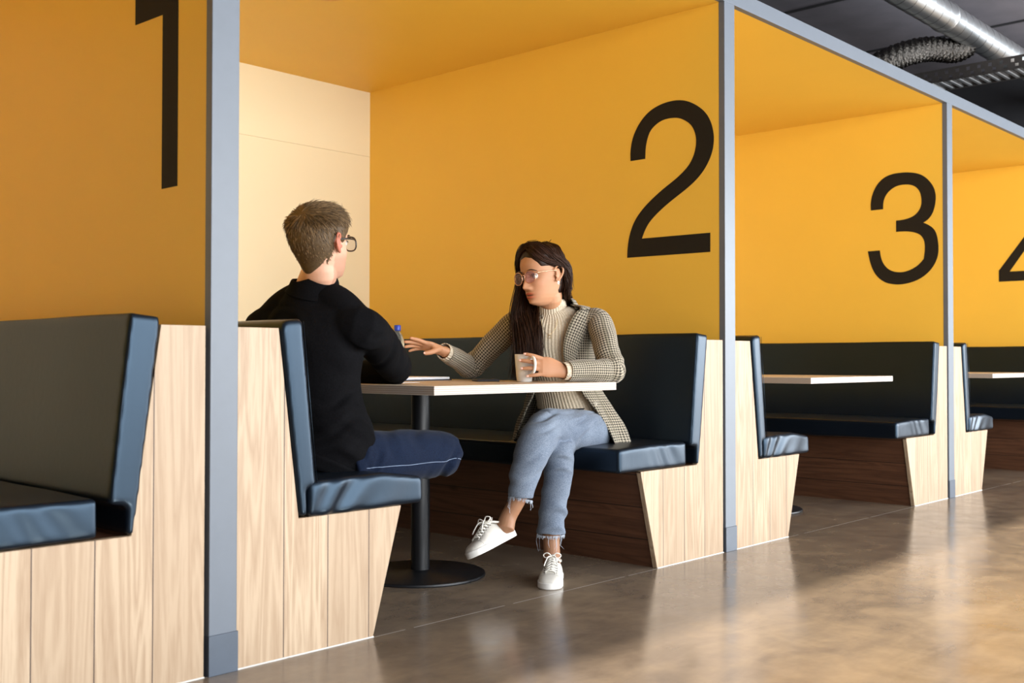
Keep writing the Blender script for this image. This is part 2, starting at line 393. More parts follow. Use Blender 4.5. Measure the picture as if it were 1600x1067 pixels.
# ------------------------------------------------------------------ the room
P = 2.571; PW = .085; HI = 2.441; HO = 2.514; DB = 2.434
def slab(name, a, b, m, bevel=0): return struct(obj(name, MB().box(a, b), m, bevel=bevel))
slab('floor', (-7, -8, -.1), (16, 4.4, 0), M['floor'])
slab('ceiling', (-7, -8, 3.75), (16, 4.4, 3.95), M['concrete'])
slab('wall_far', (-7, 4.3, 0), (16, 4.4, 3.75), M['dark_concrete'])
fw_ = MB(); fw_.box((-7, -6.8, 0), (16, -6.6, .3)); fw_.box((-7, -6.8, 3.3), (16, -6.6, 3.75))
for xa, xb in ((-7, -6.6), (-4, -3.6), (-1, -.6), (8, 8.4), (11, 11.4), (15.6, 16)): fw_.box((xa, -6.8, .3), (xb, -6.6, 3.3))
struct(obj('wall_front', fw_, M['cream']))
slab('wall_left', (-7.1, -8, 0), (-7, 4.3, 3.75), M['dark_concrete'])
slab('wall_right', (15.9, -8, 0), (16, 4.3, 3.75), M['dark_concrete'])
# back wall of the booths, two boards with a shadow joint
b = MB().box((-P, DB, 0), (5*P, DB+.05, 2.054)); b.box((-P, DB+.0, 2.057), (5*P, DB+.05, HO)); b.box((-P, DB+.006, 2.05), (5*P, DB+.05, 2.06))
struct(obj('wall_back', b, M['cream']))
for k in range(-1, 5):
    x = k*P
    slab('wall_partition', (x+.001, .022, 0), (x+PW-.001, DB, HI), M['orange'])
slab('wall_booth_roof', (-P, .022, HI), (5*P+PW, DB, HI+.03), M['orange'])
slab('trim_5', (-P, .026, HI+.031), (5*P+PW, DB, HO-.002), M['dark_concrete'])
# slate frame: posts with kick plates and the fascia beam over them
def post(k, label):
    t = thing('frame_post', (k*P+PW/2, .01, 0), label, 'post', 'slate grey posts between the booths')
    obj('post_body', MB().box((k*P, -.006, 0), (k*P+PW, .024, HI)), M['frame'], t, bevel=.0015)
    obj('kick_plate', MB().box((k*P-.002, -.010, .0), (k*P+PW+.003, .023, .108)), M['kick'], t, bevel=.001)
    return t
post(0, 'wide slate grey post nearest the camera, between the numeral 1 and the man')
post(1, 'slate grey post right of the numeral 2, between the second and third booths')
post(2, 'narrow slate grey post right of the numeral 3, farthest post in view')
tag(obj('fascia_beam', MB().box((-P, -.006, HI), (4*P+PW, .024, HO)), M['frame'], bevel=.0015, loc=(2*P, 0, HI)), 'long slate grey beam running across the tops of all the booths', 'beam')
# ceiling joints and beam
for y, z in ((1.18, .012),):
    pass
for i, x in enumerate((4.9, 6.55, 8.1)):
    s = slab('trim_%d' % (i+1), (x, -6, 3.738), (x+.03, 4.3, 3.752), M['dark_concrete'])
slab('trim_4', (9.6, -8, 3.05), (10.2, 4.3, 3.75), M['dark_concrete'])

# numerals painted on the divider walls (polygon in y,z)
TWO = [(0.53,1.332),(0.527,1.389),(0.515,1.444),(0.489,1.502),(0.448,1.549),(0.395,1.592),(0.324,1.638),(0.268,1.668),(0.222,1.697),(0.181,1.731),(0.156,1.77),(0.144,1.81),(0.142,1.848),(0.151,1.884),(0.171,1.916),(0.203,1.94),(0.235,1.955),(0.261,1.96),(0.295,1.962),(0.332,1.958),(0.37,1.941),(0.399,1.916),(0.415,1.878),(0.423,1.84),(0.425,1.791),(0.51,1.791),(0.511,1.836),(0.501,1.89),(0.477,1.939),(0.442,1.981),(0.399,2.013),(0.346,2.032),(0.29,2.04),(0.235,2.038),(0.184,2.024),(0.131,1.993),(0.091,1.957),(0.065,1.913),(0.052,1.866),(0.049,1.828),(0.056,1.783),(0.074,1.74),(0.105,1.695),(0.149,1.655),(0.204,1.62),(0.259,1.59),(0.314,1.558),(0.366,1.522),(0.405,1.488),(0.429,1.453),(0.445,1.417),(0.07,1.415),(0.07,1.329)]
THREE = [(0.487,1.818),(0.489,1.86),(0.481,1.908),(0.464,1.951),(0.436,1.993),(0.394,2.025),(0.343,2.039),(0.29,2.041),(0.241,2.038),(0.185,2.026),(0.141,2.004),(0.105,1.968),(0.078,1.926),(0.066,1.881),(0.067,1.834),(0.079,1.78),(0.099,1.743),(0.123,1.721),(0.145,1.71),(0.115,1.695),(0.083,1.671),(0.064,1.638),(0.054,1.59),(0.05,1.535),(0.057,1.488),(0.077,1.442),(0.109,1.401),(0.157,1.364),(0.213,1.341),(0.27,1.33),(0.319,1.329),(0.377,1.339),(0.418,1.361),(0.452,1.392),(0.477,1.434),(0.495,1.484),(0.509,1.554),(0.428,1.555),(0.422,1.508),(0.405,1.466),(0.376,1.432),(0.339,1.413),(0.298,1.406),(0.257,1.409),(0.212,1.425),(0.172,1.45),(0.144,1.482),(0.136,1.533),(0.136,1.58),(0.146,1.612),(0.167,1.638),(0.203,1.654),(0.243,1.663),(0.284,1.666),(0.32,1.666),(0.32,1.738),(0.283,1.738),(0.243,1.744),(0.202,1.758),(0.17,1.789),(0.155,1.827),(0.156,1.867),(0.165,1.907),(0.189,1.939),(0.221,1.956),(0.254,1.962),(0.299,1.962),(0.336,1.951),(0.373,1.925),(0.396,1.891),(0.405,1.856),(0.405,1.819)]
ONE = [(.254,1.328),(.170,1.328),(.170,2.04),(.235,2.04),(.252,1.99),(.29,1.945),(.35,1.92),(.411,1.91),(.411,1.829),(.254,1.829)]
ONE[9] = (.254, 1.826)
FOUR = [(.554,1.499),(.554,1.591),(.215,2.04),(.155,2.04),(.155,1.579),(.06,1.579),(.06,1.499),(.155,1.499),(.155,1.33),(.235,1.33),(.235,1.499)]
def smooth_poly(pl, rounds=1, lim=30):
    for _ in range(rounds):
        o = []; n = len(pl)
        for i in range(n):
            a, b, c = (np.array(pl[i-1]), np.array(pl[i]), np.array(pl[(i+1) % n])); u, v = nrm(b-a), nrm(c-b)
            if math.degrees(math.acos(max(-1, min(1, u@v)))) < lim: o += [tuple(b*.75+a*.25), tuple(b*.75+c*.25)]
            else: o.append(tuple(b))
        pl = o
    return pl
import bmesh
def numeral(k, polys, label):
    x1 = k*P+.001; x0 = x1-.0015
    bm = bmesh.new()
    for pl in polys:
        f = bm.faces.new([bm.verts.new((x0, y, z)) for y, z in pl])
        r = bmesh.ops.extrude_face_region(bm, geom=[f]); bmesh.ops.translate(bm, verts=[g for g in r['geom'] if isinstance(g, bmesh.types.BMVert)], vec=(x1-x0, 0, 0))
    bmesh.ops.triangulate(bm, faces=[f for f in bm.faces if len(f.verts) > 4])
    me = bpy.data.meshes.new('wall_numeral'); bm.to_mesh(me); bm.free()
    tag(obj('wall_numeral', me, M['numeral'], loc=(x0, .3, 1.3)), label, 'number', 'large painted booth numbers')
numeral(0, [smooth_poly(ONE)], 'large dark numeral 1 on the orange wall at far left')
numeral(1, [smooth_poly(TWO, 2)], 'large dark numeral 2 on the orange wall behind the seated woman')
numeral(2, [smooth_poly(THREE, 2)], 'large dark numeral 3 on the orange wall of the third booth')
numeral(3, [[(.554,1.499),(.554,1.591),(.215,2.04),(.155,2.04),(.155,1.93),(.235,1.91),(.468,1.579),(.235,1.579),(.235,1.499)], [(.155,1.93),(.235,1.91),(.235,1.579),(.235,1.499),(.235,1.33),(.155,1.33),(.155,1.499),(.06,1.499),(.06,1.579),(.155,1.579)]], 'large dark numeral 4 cut off by the right edge of the photo')
# recessed lamp ring in the roof of the second booth
t = thing('ceiling_spotlight', (1.333, 1.22, HI), 'round recessed light flush in the orange booth ceiling at the top edge', 'ceiling light')
ring = MB(); lathe(ring, [(.052, 0), (.052, -.004), (.072, -.006), (.076, -.002), (.076, 0)], (1.333, 1.22, HI)); obj('trim_ring', ring, M['lampring'], t, smooth=True)
ring = MB(); lathe(ring, [(.051, -.001), (.046, -.003)], (1.333, 1.22, HI)); obj('diffuser', ring, M['lampring'], t, smooth=True)

# ------------------------------------------------------------------ benches
def cushion(poly, y0, y1, ny=40, crease=None, seed=0, amp=.004):
    """stuffed vinyl block: x,z outline extruded along y, softly rounded and dented"""
    mb = MB().prism(poly, y0, y1, 1); me = mb.mesh('c'); fixn(me)
    o = bpy.data.objects.new('tmp', me); COL.objects.link(o)
    bv = o.modifiers.new('b', 'BEVEL'); bv.width = .012; bv.segments = 3; bv.limit_method = 'ANGLE'; bv.angle_limit = .4
    r = o.modifiers.new('r', 'REMESH'); r.mode = 'VOXEL'; r.voxel_size = .008
    s = o.modifiers.new('s', 'SMOOTH'); s.iterations = 3
    dg = bpy.context.evaluated_depsgraph_get(); dg.update(); out = bpy.data.meshes.new_from_object(o.evaluated_get(dg)); bpy.data.objects.remove(o)
    a = vco(out); n = np.empty(len(out.vertices)*3); out.vertices.foreach_get('normal', n); n = n.reshape(-1, 3)
    d = amp*(np.sin(a[:, 1]*5.1+seed)*.5+np.sin(a[:, 1]*13+a[:, 0]*9+seed*2)*.3)
    if crease:
        cx, cz, sx = crease                     # slanting creases on the end face near the inner corner
        fr = np.clip(-n[:, 1], 0, 1)*(a[:, 1] < y0+.06)*(1.0 if sx > 0 else .35)
        q = ((a[:, 0]-cx)*sx*.80+(a[:, 2]-cz)*(-.6))
        d += fr*.0045*np.sin(q*82+2.2*np.sin((a[:, 0]-cx)*13))*np.exp(-((a[:, 0]-cx-sx*.12)/.12)**2)
        d += fr*.0025*np.sin(q*30+1)
    setco(out, a+n*d[:, None]); out.polygons.foreach_set('use_smooth', [True]*len(out.polygons)); return out
OAK_L = [(.086, 0), (.086, .933), (.222, .933), (.293, .389), (.682, .389), (.57, 0)]
BACK_L = [(.235, .955), (.299, .962), (.351, .474), (.316, .472), (.320, .392), (.294, .392), (.226, .93)]
SEAT_L = [(.322, .391), (.322, .492), (.60, .497), (.765, .474), (.766, .391)]
OAK_R = [(2.560, 0), (2.560, .934), (2.430, .934), (2.352, .399), (1.947, .399), (2.06, 0)]
BACK_R = [(2.425, .953), (2.340, .962), (2.287, .484), (2.338, .476), (2.336, .402), (2.352, .400), (2.365, .478)]
SEAT_R = [(2.262, .401), (2.262, .504), (2.0, .506), (1.792, .497), (1.792, .401)]
def bench(side, label, group):
    oak, bk, st = (OAK_L, BACK_L, SEAT_L) if side == 'L' else (OAK_R, BACK_R, SEAT_R)
    s = 1 if side == 'L' else -1; xc = .4 if side == 'L' else 2.3
    t = thing('booth_bench', (xc, 1.2, 0), label, 'bench', group)
    obj('end_panel', MB().prism(oak, 0, .022), M['oak'], t, bevel=.0012, seg=1)
    # seat box: sloping front boards run along the booth
    i = [(oak[5][0]+0*s, 0), (oak[4][0]-s*.0, oak[4][1]-.004), (oak[3][0], oak[3][1]-.004), (oak[2][0]+s*.002, .93), (oak[1][0], .93), (oak[0][0], 0)]
    i = [(x-s*.006 if k < 2 else x, z) for k, (x, z) in enumerate(i)]
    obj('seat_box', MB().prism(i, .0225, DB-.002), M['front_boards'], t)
    me = cushion(bk, -.012, DB-.004, amp=.0015, seed=1); obj('backrest', me, M['vinyl'], t, recalc=False)
    me = cushion(st, -.012, DB-.004, crease=(st[0][0], .45, s), seed=2 if side == 'L' else 5, amp=.003); obj('seat_cushion', me, M['vinyl'], t, recalc=False)
    # stitched seam along the front edges
    sm = MB(); x0, x1 = bk[0][0], bk[1][0]
    e = (bk[1], bk[2]); wire(sm, [(e[0][0]-s*.003, -.0135, e[0][1]-.008), (e[1][0]-s*.004, -.0135, e[1][1]+.008)], .0012, sub=1)
    obj('seam', sm, M['vinyl'], t, smooth=True)
    cb = MB(); fx = sorted((oak[0][0], oak[5][0])); cb.box((fx[0], -.003, 0), (fx[1], .001, .003)); obj('sealant_bead', cb, M['caulk'], t)
    return t
G = 'upholstered booth benches with oak ends'
BL = bench('L', 'navy vinyl booth bench with oak end panel that the man sits on', G)
BR = bench('R', 'navy vinyl booth bench with oak end panel that the woman sits on', G)
copy_tree(BR, (-P, 0, 0), 'navy vinyl booth bench with oak end at the left edge, under the numeral 1')
copy_tree(BL, (P, 0, 0), 'empty navy booth bench just right of the second grey post, beside its thin edge')
copy_tree(BR, (P, 0, 0), 'empty navy booth bench under the numeral 3, facing the empty table')
copy_tree(BL, (2*P, 0, 0), 'empty booth bench just right of the third grey post')
copy_tree(BR, (2*P, 0, 0), 'farthest empty booth bench, cut off by the right edge of the photo')

# ------------------------------------------------------------------ tables
TZ = .7585
def table(label):
    t = thing('booth_table', (1.316, 1.2, 0), label, 'table', 'booth tables on round pedestals')
    top = obj('table_top', MB().box((.84, .02, TZ-.0305), (1.812, 2.36, TZ)), M['table_top'], t, bevel=.001, seg=1)
    e = MB().box((.8395, .0188, TZ-.030), (1.8125, .0195, TZ-.0008)); e.box((.8392, .0195, TZ-.030), (.8399, 2.36, TZ-.0008)); obj('ply_edge', e, M['ply'], top)
    for y in (.606, 1.85):
        c = MB(); lathe(c, [(.037, .012), (.037, TZ-.036), (.1, TZ-.036), (.1, TZ-.031)], (1.316, y, 0), 40); pole = obj('column', c, M['black_metal'], t, bevel=0); pole.data.polygons.foreach_set('use_smooth', [True]*len(pole.data.polygons)); pole.data.set_sharp_from_angle(angle=.6)
        c = MB(); lathe(c, [(.255, .0), (.257, .004), (.255, .010), (.25, .013), (.06, .016), (.045, .022), (.038, .024)], (1.316, y, 0), 64); d = obj('base_disc', c, M['black_metal'], t, smooth=True); d.data.set_sharp_from_angle(angle=.6)
    return t
T2 = table('pale ply booth table between the man and the woman')
copy_tree(T2, (P, 0, 0), 'empty pale ply booth table under the numeral 3')
copy_tree(T2, (2*P, 0, 0), 'farthest empty booth table at the right edge of the photo')
# mug
MUG = (1.586, .298, TZ)
t = thing('coffee_mug', MUG, 'white ceramic mug held in the woman\'s hand on the table', 'mug')
m_ = MB(); lathe(m_, [(.026, 0), (.030, .002), (.0335, .03), (.039, .105), (.0395, .108), (.0375, .1085), (.0365, .104), (.031, .02), (.02, .008)], MUG, 48); obj('cup', m_, M['white_ceramic'], t, smooth=True)
m_ = MB(); hx = RT0*.42-np.array([FW[0], FW[1], 0])*.91; hx = nrm(hx); mc = np.array(MUG)
wire(m_, [mc+hx*.036+(0, 0, .090), mc+hx*.068+(0, 0, .098), mc+hx*.093+(0, 0, .082), mc+hx*.090+(0, 0, .050), mc+hx*.062+(0, 0, .026), mc+hx*.032+(0, 0, .024)], .0060, 10, 6); obj('handle', m_, M['white_ceramic'], t, smooth=True)
# phone
ph = (1.547, .474, TZ)
t = thing('smartphone', ph, 'black phone lying on the table left of the mug', 'phone')
def rbox(c, ax, ay, hx_, hy, z0, z1):
    ax = nrm(ax); ay = nrm(ay); c = np.asarray(c); V = [c+ax*sx*hx_+ay*sy*hy+np.array([0, 0, z]) for z in (z0, z1) for sx, sy in ((-1, -1), (1, -1), (1, 1), (-1, 1))]
    return MB().add(V, [(0,3,2,1),(4,5,6,7),(0,1,5,4),(1,2,6,5),(2,3,7,6),(3,0,4,7)])
d1 = np.array([.80, -.60, 0]); d2 = np.array([.60, .80, 0])
obj('body', rbox(ph, d1, d2, .046, .074, .0005, .009), M['phone_side'], t, bevel=.003); obj('screen', rbox(ph, d1, d2, .043, .071, .0091, .0098), M['phone'], t)
# notebook and loose sheet
nb = (1.43, .86, TZ)
t = thing('notebook', nb, 'open notebook with white pages and dark cover behind the man\'s elbow', 'notebook')
obj('cover', rbox(nb, (1, .05, 0), (-.05, 1, 0), .19, .12, .0004, .004), M['cover'], t); obj('pages', rbox(nb, (1, .05, 0), (-.05, 1, 0), .183, .115, .0041, .015), M['paper'], t, bevel=.003)
sp = (1.06, .60, TZ)
tag(obj('paper_sheet', rbox(sp, (.95, .3, 0), (-.3, .95, 0), .105, .148, .0006, .0014), M['paper'], loc=sp), 'white paper sheet on the table beside the man\'s arm', 'paper')
# bottle
bt = (1.67, 1.15, TZ)
t = thing('water_bottle', bt, 'small clear plastic water bottle with blue cap behind the woman\'s fingertips', 'bottle')
m_ = MB(); lathe(m_, [(.024, 0), (.031, .004), (.032, .02), (.030, .045), (.032, .06), (.032, .12), (.030, .14), (.032, .16), (.031, .175), (.022, .197), (.0135, .21), (.0125, .222)], bt, 32); obj('body', m_, M['clear'], t, smooth=True)
m_ = MB(); lathe(m_, [(.0152, .219), (.0155, .222), (.0155, .241), (.014, .244)], bt, 28); obj('cap', m_, M['blue_cap'], t, smooth=True)
m_ = MB(); lathe(m_, [(.0323, .065), (.0326, .066), (.0326, .118), (.0323, .119)], bt, 32); obj('label', m_, M['label'], t, smooth=True)

# ------------------------------------------------------------------ ceiling services
dy, dz, dr = .394, 3.30, .104
t = thing('spiral_duct', (6, dy, dz), 'large round galvanised spiral duct running along under the dark ceiling', 'duct')
m_ = MB(); lathe(m_, [(dr, 0), (dr, 14)], (-1, dy, dz), 64, (1, 0, 0)); d = obj('duct_pipe', m_, M['galv'], t, smooth=True); d.data.set_sharp_from_angle(angle=.6)
m_ = MB(); pts = []; pitch = .14; V = []; F = []; nn = 48
for i in range(int(13/pitch*nn)):
    a = 2*math.pi*i/nn; x = -.9+pitch*i/nn
    for rr, dx in ((dr-.001, -.004), (dr+.0015, -.002), (dr+.0015, .002), (dr-.001, .004)): V.append((x+dx, dy+rr*math.cos(a), dz+rr*math.sin(a)))
for i in range(int(13/pitch*nn)-1):
    for k in range(3): F.append((i*4+k, i*4+k+1, i*4+k+5, i*4+k+4))
obj('spiral_seam', m_.add(V, F), M['seam'], t, smooth=True)
m_ = MB(); lathe(m_, [(dr+.002, 0), (dr+.007, .003), (dr+.007, .03), (dr+.002, .033)], (6.15, dy, dz), 48, (1, 0, 0)); obj('joint_band', m_, M['galv'], t, smooth=True)
m_ = MB(); cp = catmull([(6.75, .46, 3.23), (6.60, .50, 3.17), (6.25, .57, 3.12), (5.85, .66, 2.98), (5.6, .8, 2.80), (5.55, .9, 2.62)], 60)
tube(m_, [(p, .082*(1+.09*math.sin(i*2.1)), .082*(1+.09*math.sin(i*2.1))) for i, p in enumerate(cp)], n=36, sub=1, cap='flat', disp=lambda L, t_: .06*math.sin(7*t_+L*90)+.05*math.sin(11*t_-L*140))
tag(obj('flexible_duct', m_, M['foil'], smooth=True, loc=(6, .6, 3)), 'crinkled silver foil flexible duct dropping from the round duct behind the beam', 'duct')
t = thing('cable_tray', (6.9, 0, 3.0), 'perforated steel cable tray ladder crossing under the round duct at top right', 'cable tray')
def perf_rail(x):
    m = MB(); m.box((x, -3.5, 2.985), (x+.003, 4.2, 3.0)); m.box((x, -3.5, 3.028), (x+.003, 4.2, 3.040)); m.box((x, -3.5, 3.066), (x+.003, 4.2, 3.085))
    y = -3.5
    while y < 4.2:
        m.box((x, y, 3.0), (x+.003, y+.055, 3.028)); m.box((x, y+.03, 3.04), (x+.003, y+.085, 3.066)); y += .08
    m.box((x-.012, -3.5, 2.985), (x+.003, 4.2, 2.988)); return m
obj('side_rail', perf_rail(6.73), M['tray'], t); obj('side_rail', perf_rail(7.03), M['tray'], t)
for i in range(60):
    y = -.75+i*.07
    if y > 2.3: break
    obj('rung', MB().box((6.735, y, 2.988), (7.03, y+.022, 2.998)), M['rung'], t)
obj('tray_floor', MB().box((6.735, -3.5, 3.0), (7.03, 4.2, 3.003)), M['tray'], t)
# PEOPLE
# ------------------------------------------------------------------ people: shared anatomy
ZP = [-.112,-.108,-.10,-.085,-.07,-.055,-.04,-.02,0,.02,.045,.07,.09,.104,.112,.115]
YF = [.030,.052,.071,.077,.079,.080,.081,.080,.079,.087,.088,.080,.064,.044,.026,.004]
YB = [-.045,-.050,-.058,-.066,-.070,-.074,-.080,-.089,-.097,-.102,-.103,-.094,-.078,-.058,-.036,-.006]
WD = [.010,.022,.032,.043,.050,.055,.060,.066,.069,.071,.0725,.071,.062,.046,.029,.004]
def head_point(z, t, male):
    """z height (eyes at 0), t angle from the face centre; returns local x (their left), y (forward), z"""
    yf = np.interp(z, ZP, YF); yb = np.interp(z, ZP, YB); wd = np.interp(z, ZP, WD)*(1.05 if male else 1.0)
    yc = (yf+yb)/2-.006; st, ct = math.sin(t), math.cos(t)
    x = wd*math.copysign(abs(st)**.92, st); y = yc+((yf-yc) if ct > 0 else (yc-yb))*math.copysign(abs(ct)**.95, ct)
    return x, y, z
def G(a, s): return math.exp(-(a/s)**2)
def face_relief(x, y, z, male):
    if y < .02: return y
    f = min(1, (y-.02)/.03); d = 0.0
    # nose: bridge to tip
    if -.055 < z < .022:
        prof = np.interp(z, [-.055,-.0495,-.046,-.041,-.034,-.018,0,.012,.022], [0,.009,.020,.0260,.0235,.0165,.0085,.004,0])
        sx = np.interp(z, [-.055,-.042,-.022,0,.02], [.012,.0105,.0085,.0075,.009]); d += prof*G(x, sx)
        d += .009*(G(x-.0135, .006)+G(x+.0135, .006))*G(z+.044, .0075)
    d -= .0105*(G(abs(x)-.031, .0155))*G(z+.001, .0115)            # sockets
    d += .0062*G(abs(x)-.031, .0125)*G(z-.0005, .0068)             # lids over the eyeball
    d += .0045*G(abs(x)-.028, .017)*G(z-.018, .006)                # brow ridge
    d += .0035*G(abs(x)-.040, .016)*G(z+.030, .014)                # cheek
    d += .0065*G(x, .021)*G(z+.0640, .0042) + .0070*G(x, .018)*G(z+.0765, .0048) - .0065*G(x, .017)*G(z+.0700, .0026)
    d -= .0030*G(x, .02)*G(z+.0855, .0045); d -= .0015*G(x, .003)*G(z+.057, .004)
    d += .005*G(x, .017)*G(z+.100, .009)
    return y+d*f
def head_grid(male, nz=84, nt=120, off=None):
    zs = np.concatenate([np.linspace(-.112, .090, nz), np.linspace(.093, .115, 12)]); V = []
    for z in zs:
        for k in range(nt):
            t = 2*math.pi*k/nt; t = t-.28*math.sin(t)              # denser around the face
            x, y, zz = head_point(z, t, male)
            y = face_relief(x, y, zz, male)
            if off is not None:
                o = off(x, y, zz, t); c = np.array([0, -.01, .02 if zz > .02 else zz]); p = np.array([x, y, zz]); p = p+nrm(p-c)*o; x, y, zz = p
            V.append((x, y, zz))
    R = len(zs); F = [(i*nt+k, i*nt+(k+1) % nt, (i+1)*nt+(k+1) % nt, (i+1)*nt+k) for i in range(R-1) for k in range(nt)]
    F += [tuple(reversed(range(nt))), tuple(range((R-1)*nt, R*nt))]
    return V, F
class Head:
    def __init__(s, c, fwd, tilt_pitch, roll, k, male):
        s.c = np.asarray(c, float); s.k = k; s.male = male
        f = nrm(fwd); up = np.array([0, 0, 1.]); left = nrm(np.cross(up, f)); f = nrm(f*math.cos(tilt_pitch)+up*math.sin(tilt_pitch)); up = np.cross(f, left)
        l2 = left*math.cos(roll)+up*math.sin(roll); u2 = -left*math.sin(roll)+up*math.cos(roll)
        s.L, s.F, s.U = l2, f, u2
    def w(s, x, y, z): return s.c+s.k*(s.L*x+s.F*y+s.U*z)
    def loc(s, A): q = (A-s.c)/s.k; return np.c_[q@s.L, q@s.F, q@s.U]
    def build(s, mb):
        V, F = head_grid(s.male); mb.add([s.w(*p) for p in V], F)
        for sg in (1, -1):      # ears: rim, lobe and bowl
            x = .0715*sg*(1.04 if s.male else 1); o = lambda a, b, c: s.w(x+sg*a, b, c)
            wire(mb, [o(.000, .006, .012), o(.007, -.002, .026), o(.013, -.016, .029), o(.016, -.025, .018), o(.014, -.025, .002), o(.009, -.016, -.016), o(.004, -.005, -.027), o(-.001, .002, -.022)], .0042*s.k, 8, 6)
            ell(mb, o(.004, -.011, -.001), s.k*.0045*(s.L*1.0+s.F*.45*sg), s.k*.013*s.F, s.k*.022*s.U, 14, 10)
            wire(mb, [o(.004, .004, -.006), o(.006, .002, -.010), o(.004, -.002, -.014)], .004*s.k, 6, 3)
def hand(mb, wrist, fdir, back, thumb_side, curls, spread=(.10, .03, -.04, -.12), k=1.0, thumb=((.034, .030, -.012), (.055, .060, -.018), (.062, .088, -.018)), palm_bend=0.0):
    """five separate fingers on a palm; thumb_side is the world direction of the thumb edge"""
    Y = nrm(fdir); Z = np.asarray(back, float); Z = nrm(Z-Y*(Z@Y)); X = np.cross(Y, Z)
    if X@np.asarray(thumb_side) < 0: X = -X
    W = lambda x, y, z: np.asarray(wrist)+k*(X*x+Y*y+Z*z)
    tube(mb, [(W(0, -.03, 0), .026*k, .019*k), (W(0, 0, 0), .027*k, .018*k), (W(.003, .03, 0), .034*k, .016*k), (W(.003, .06, .001), .040*k, .014*k), (W(0, .084, .001), .038*k, .0115*k)], ref=X, n=20, sub=4)
    tube(mb, [(W(.012, .012, -.006), .014*k, .012*k), (W(.027, .036, -.009), .014*k, .013*k), (W(.033, .050, -.012), .010*k, .010*k)], ref=X, n=14, sub=3)
    lens_ = (.070, .079, .073, .058); bx = (.029, .0095, -.010, -.0285); by = (.084, .089, .085, .076); rad = (.0088, .009, .0086, .0076)
    tips = []
    for i in range(4):
        p = np.array([bx[i], by[i]-.012, .0]); a = 0; sp = spread[i]; pts = [p.copy(), p+np.array([0, .012, 0])]; p = pts[-1].copy()
        for j, fr in enumerate((.46, .30, .24)):
            a += curls[i][j]; d = np.array([math.sin(sp)*math.cos(a), math.cos(sp)*math.cos(a), -math.sin(a)])
            p = p+d*lens_[i]*fr; pts.append(p.copy())
        rr = [rad[i]*1.05, rad[i]*1.08, rad[i]*.98, rad[i]*.88, rad[i]*.74]
        tube(mb, [(W(*q), r*k, r*.94*k) for q, r in zip(pts, rr)], ref=X, n=12, sub=4); tips.append((W(*pts[-1]), W(*pts[-2])))
    th = [(.022, .018, -.006)]+list(thumb); rr = (.013, .0122, .0108, .0088)
    tube(mb, [(W(*q), r*k, r*k) for q, r in zip(th, rr)], ref=X, n=12, sub=4); tips.append((W(*th[-1]), W(*th[-2])))
    return W, tips
def nails(parent, tips, backs, m, k=1.0):
    for (a, b), z in zip(tips, backs):
        d = nrm(a-b); z = nrm(np.asarray(z)-d*(np.asarray(z)@d)); x = np.cross(d, z); mb = MB()
        ell(mb, a+d*.001+z*.0058*k, x*.0048*k, d*.0062*k, z*.0018*k, 12, 8); obj('fingernail', mb, m, parent, smooth=True)
def strands(mb, curves, r, tints, nseg=3):
    T = []
    for pts, tn in zip(curves, tints):
        pts = np.asarray(pts); m = len(pts); t = np.gradient(pts, axis=0); t /= np.linalg.norm(t, axis=1)[:, None]+1e-9
        a = np.cross(t, (.3, .5, .8)); a /= np.linalg.norm(a, axis=1)[:, None]+1e-9; b = np.cross(t, a); base = len(mb.v)
        for i in range(m):
            rr = r*(1-.75*(i/(m-1))**2)
            for k in range(nseg):
                q = 2*math.pi*k/nseg; mb.v.append(tuple(pts[i]+rr*(a[i]*math.cos(q)+b[i]*math.sin(q)))); mb.uv.append((0, 0)); T.append(tn)
        for i in range(m-1):
            for k in range(nseg):
                k2 = (k+1) % nseg; mb.f.append((base+i*nseg+k, base+i*nseg+k2, base+(i+1)*nseg+k2, base+(i+1)*nseg+k))
    return T
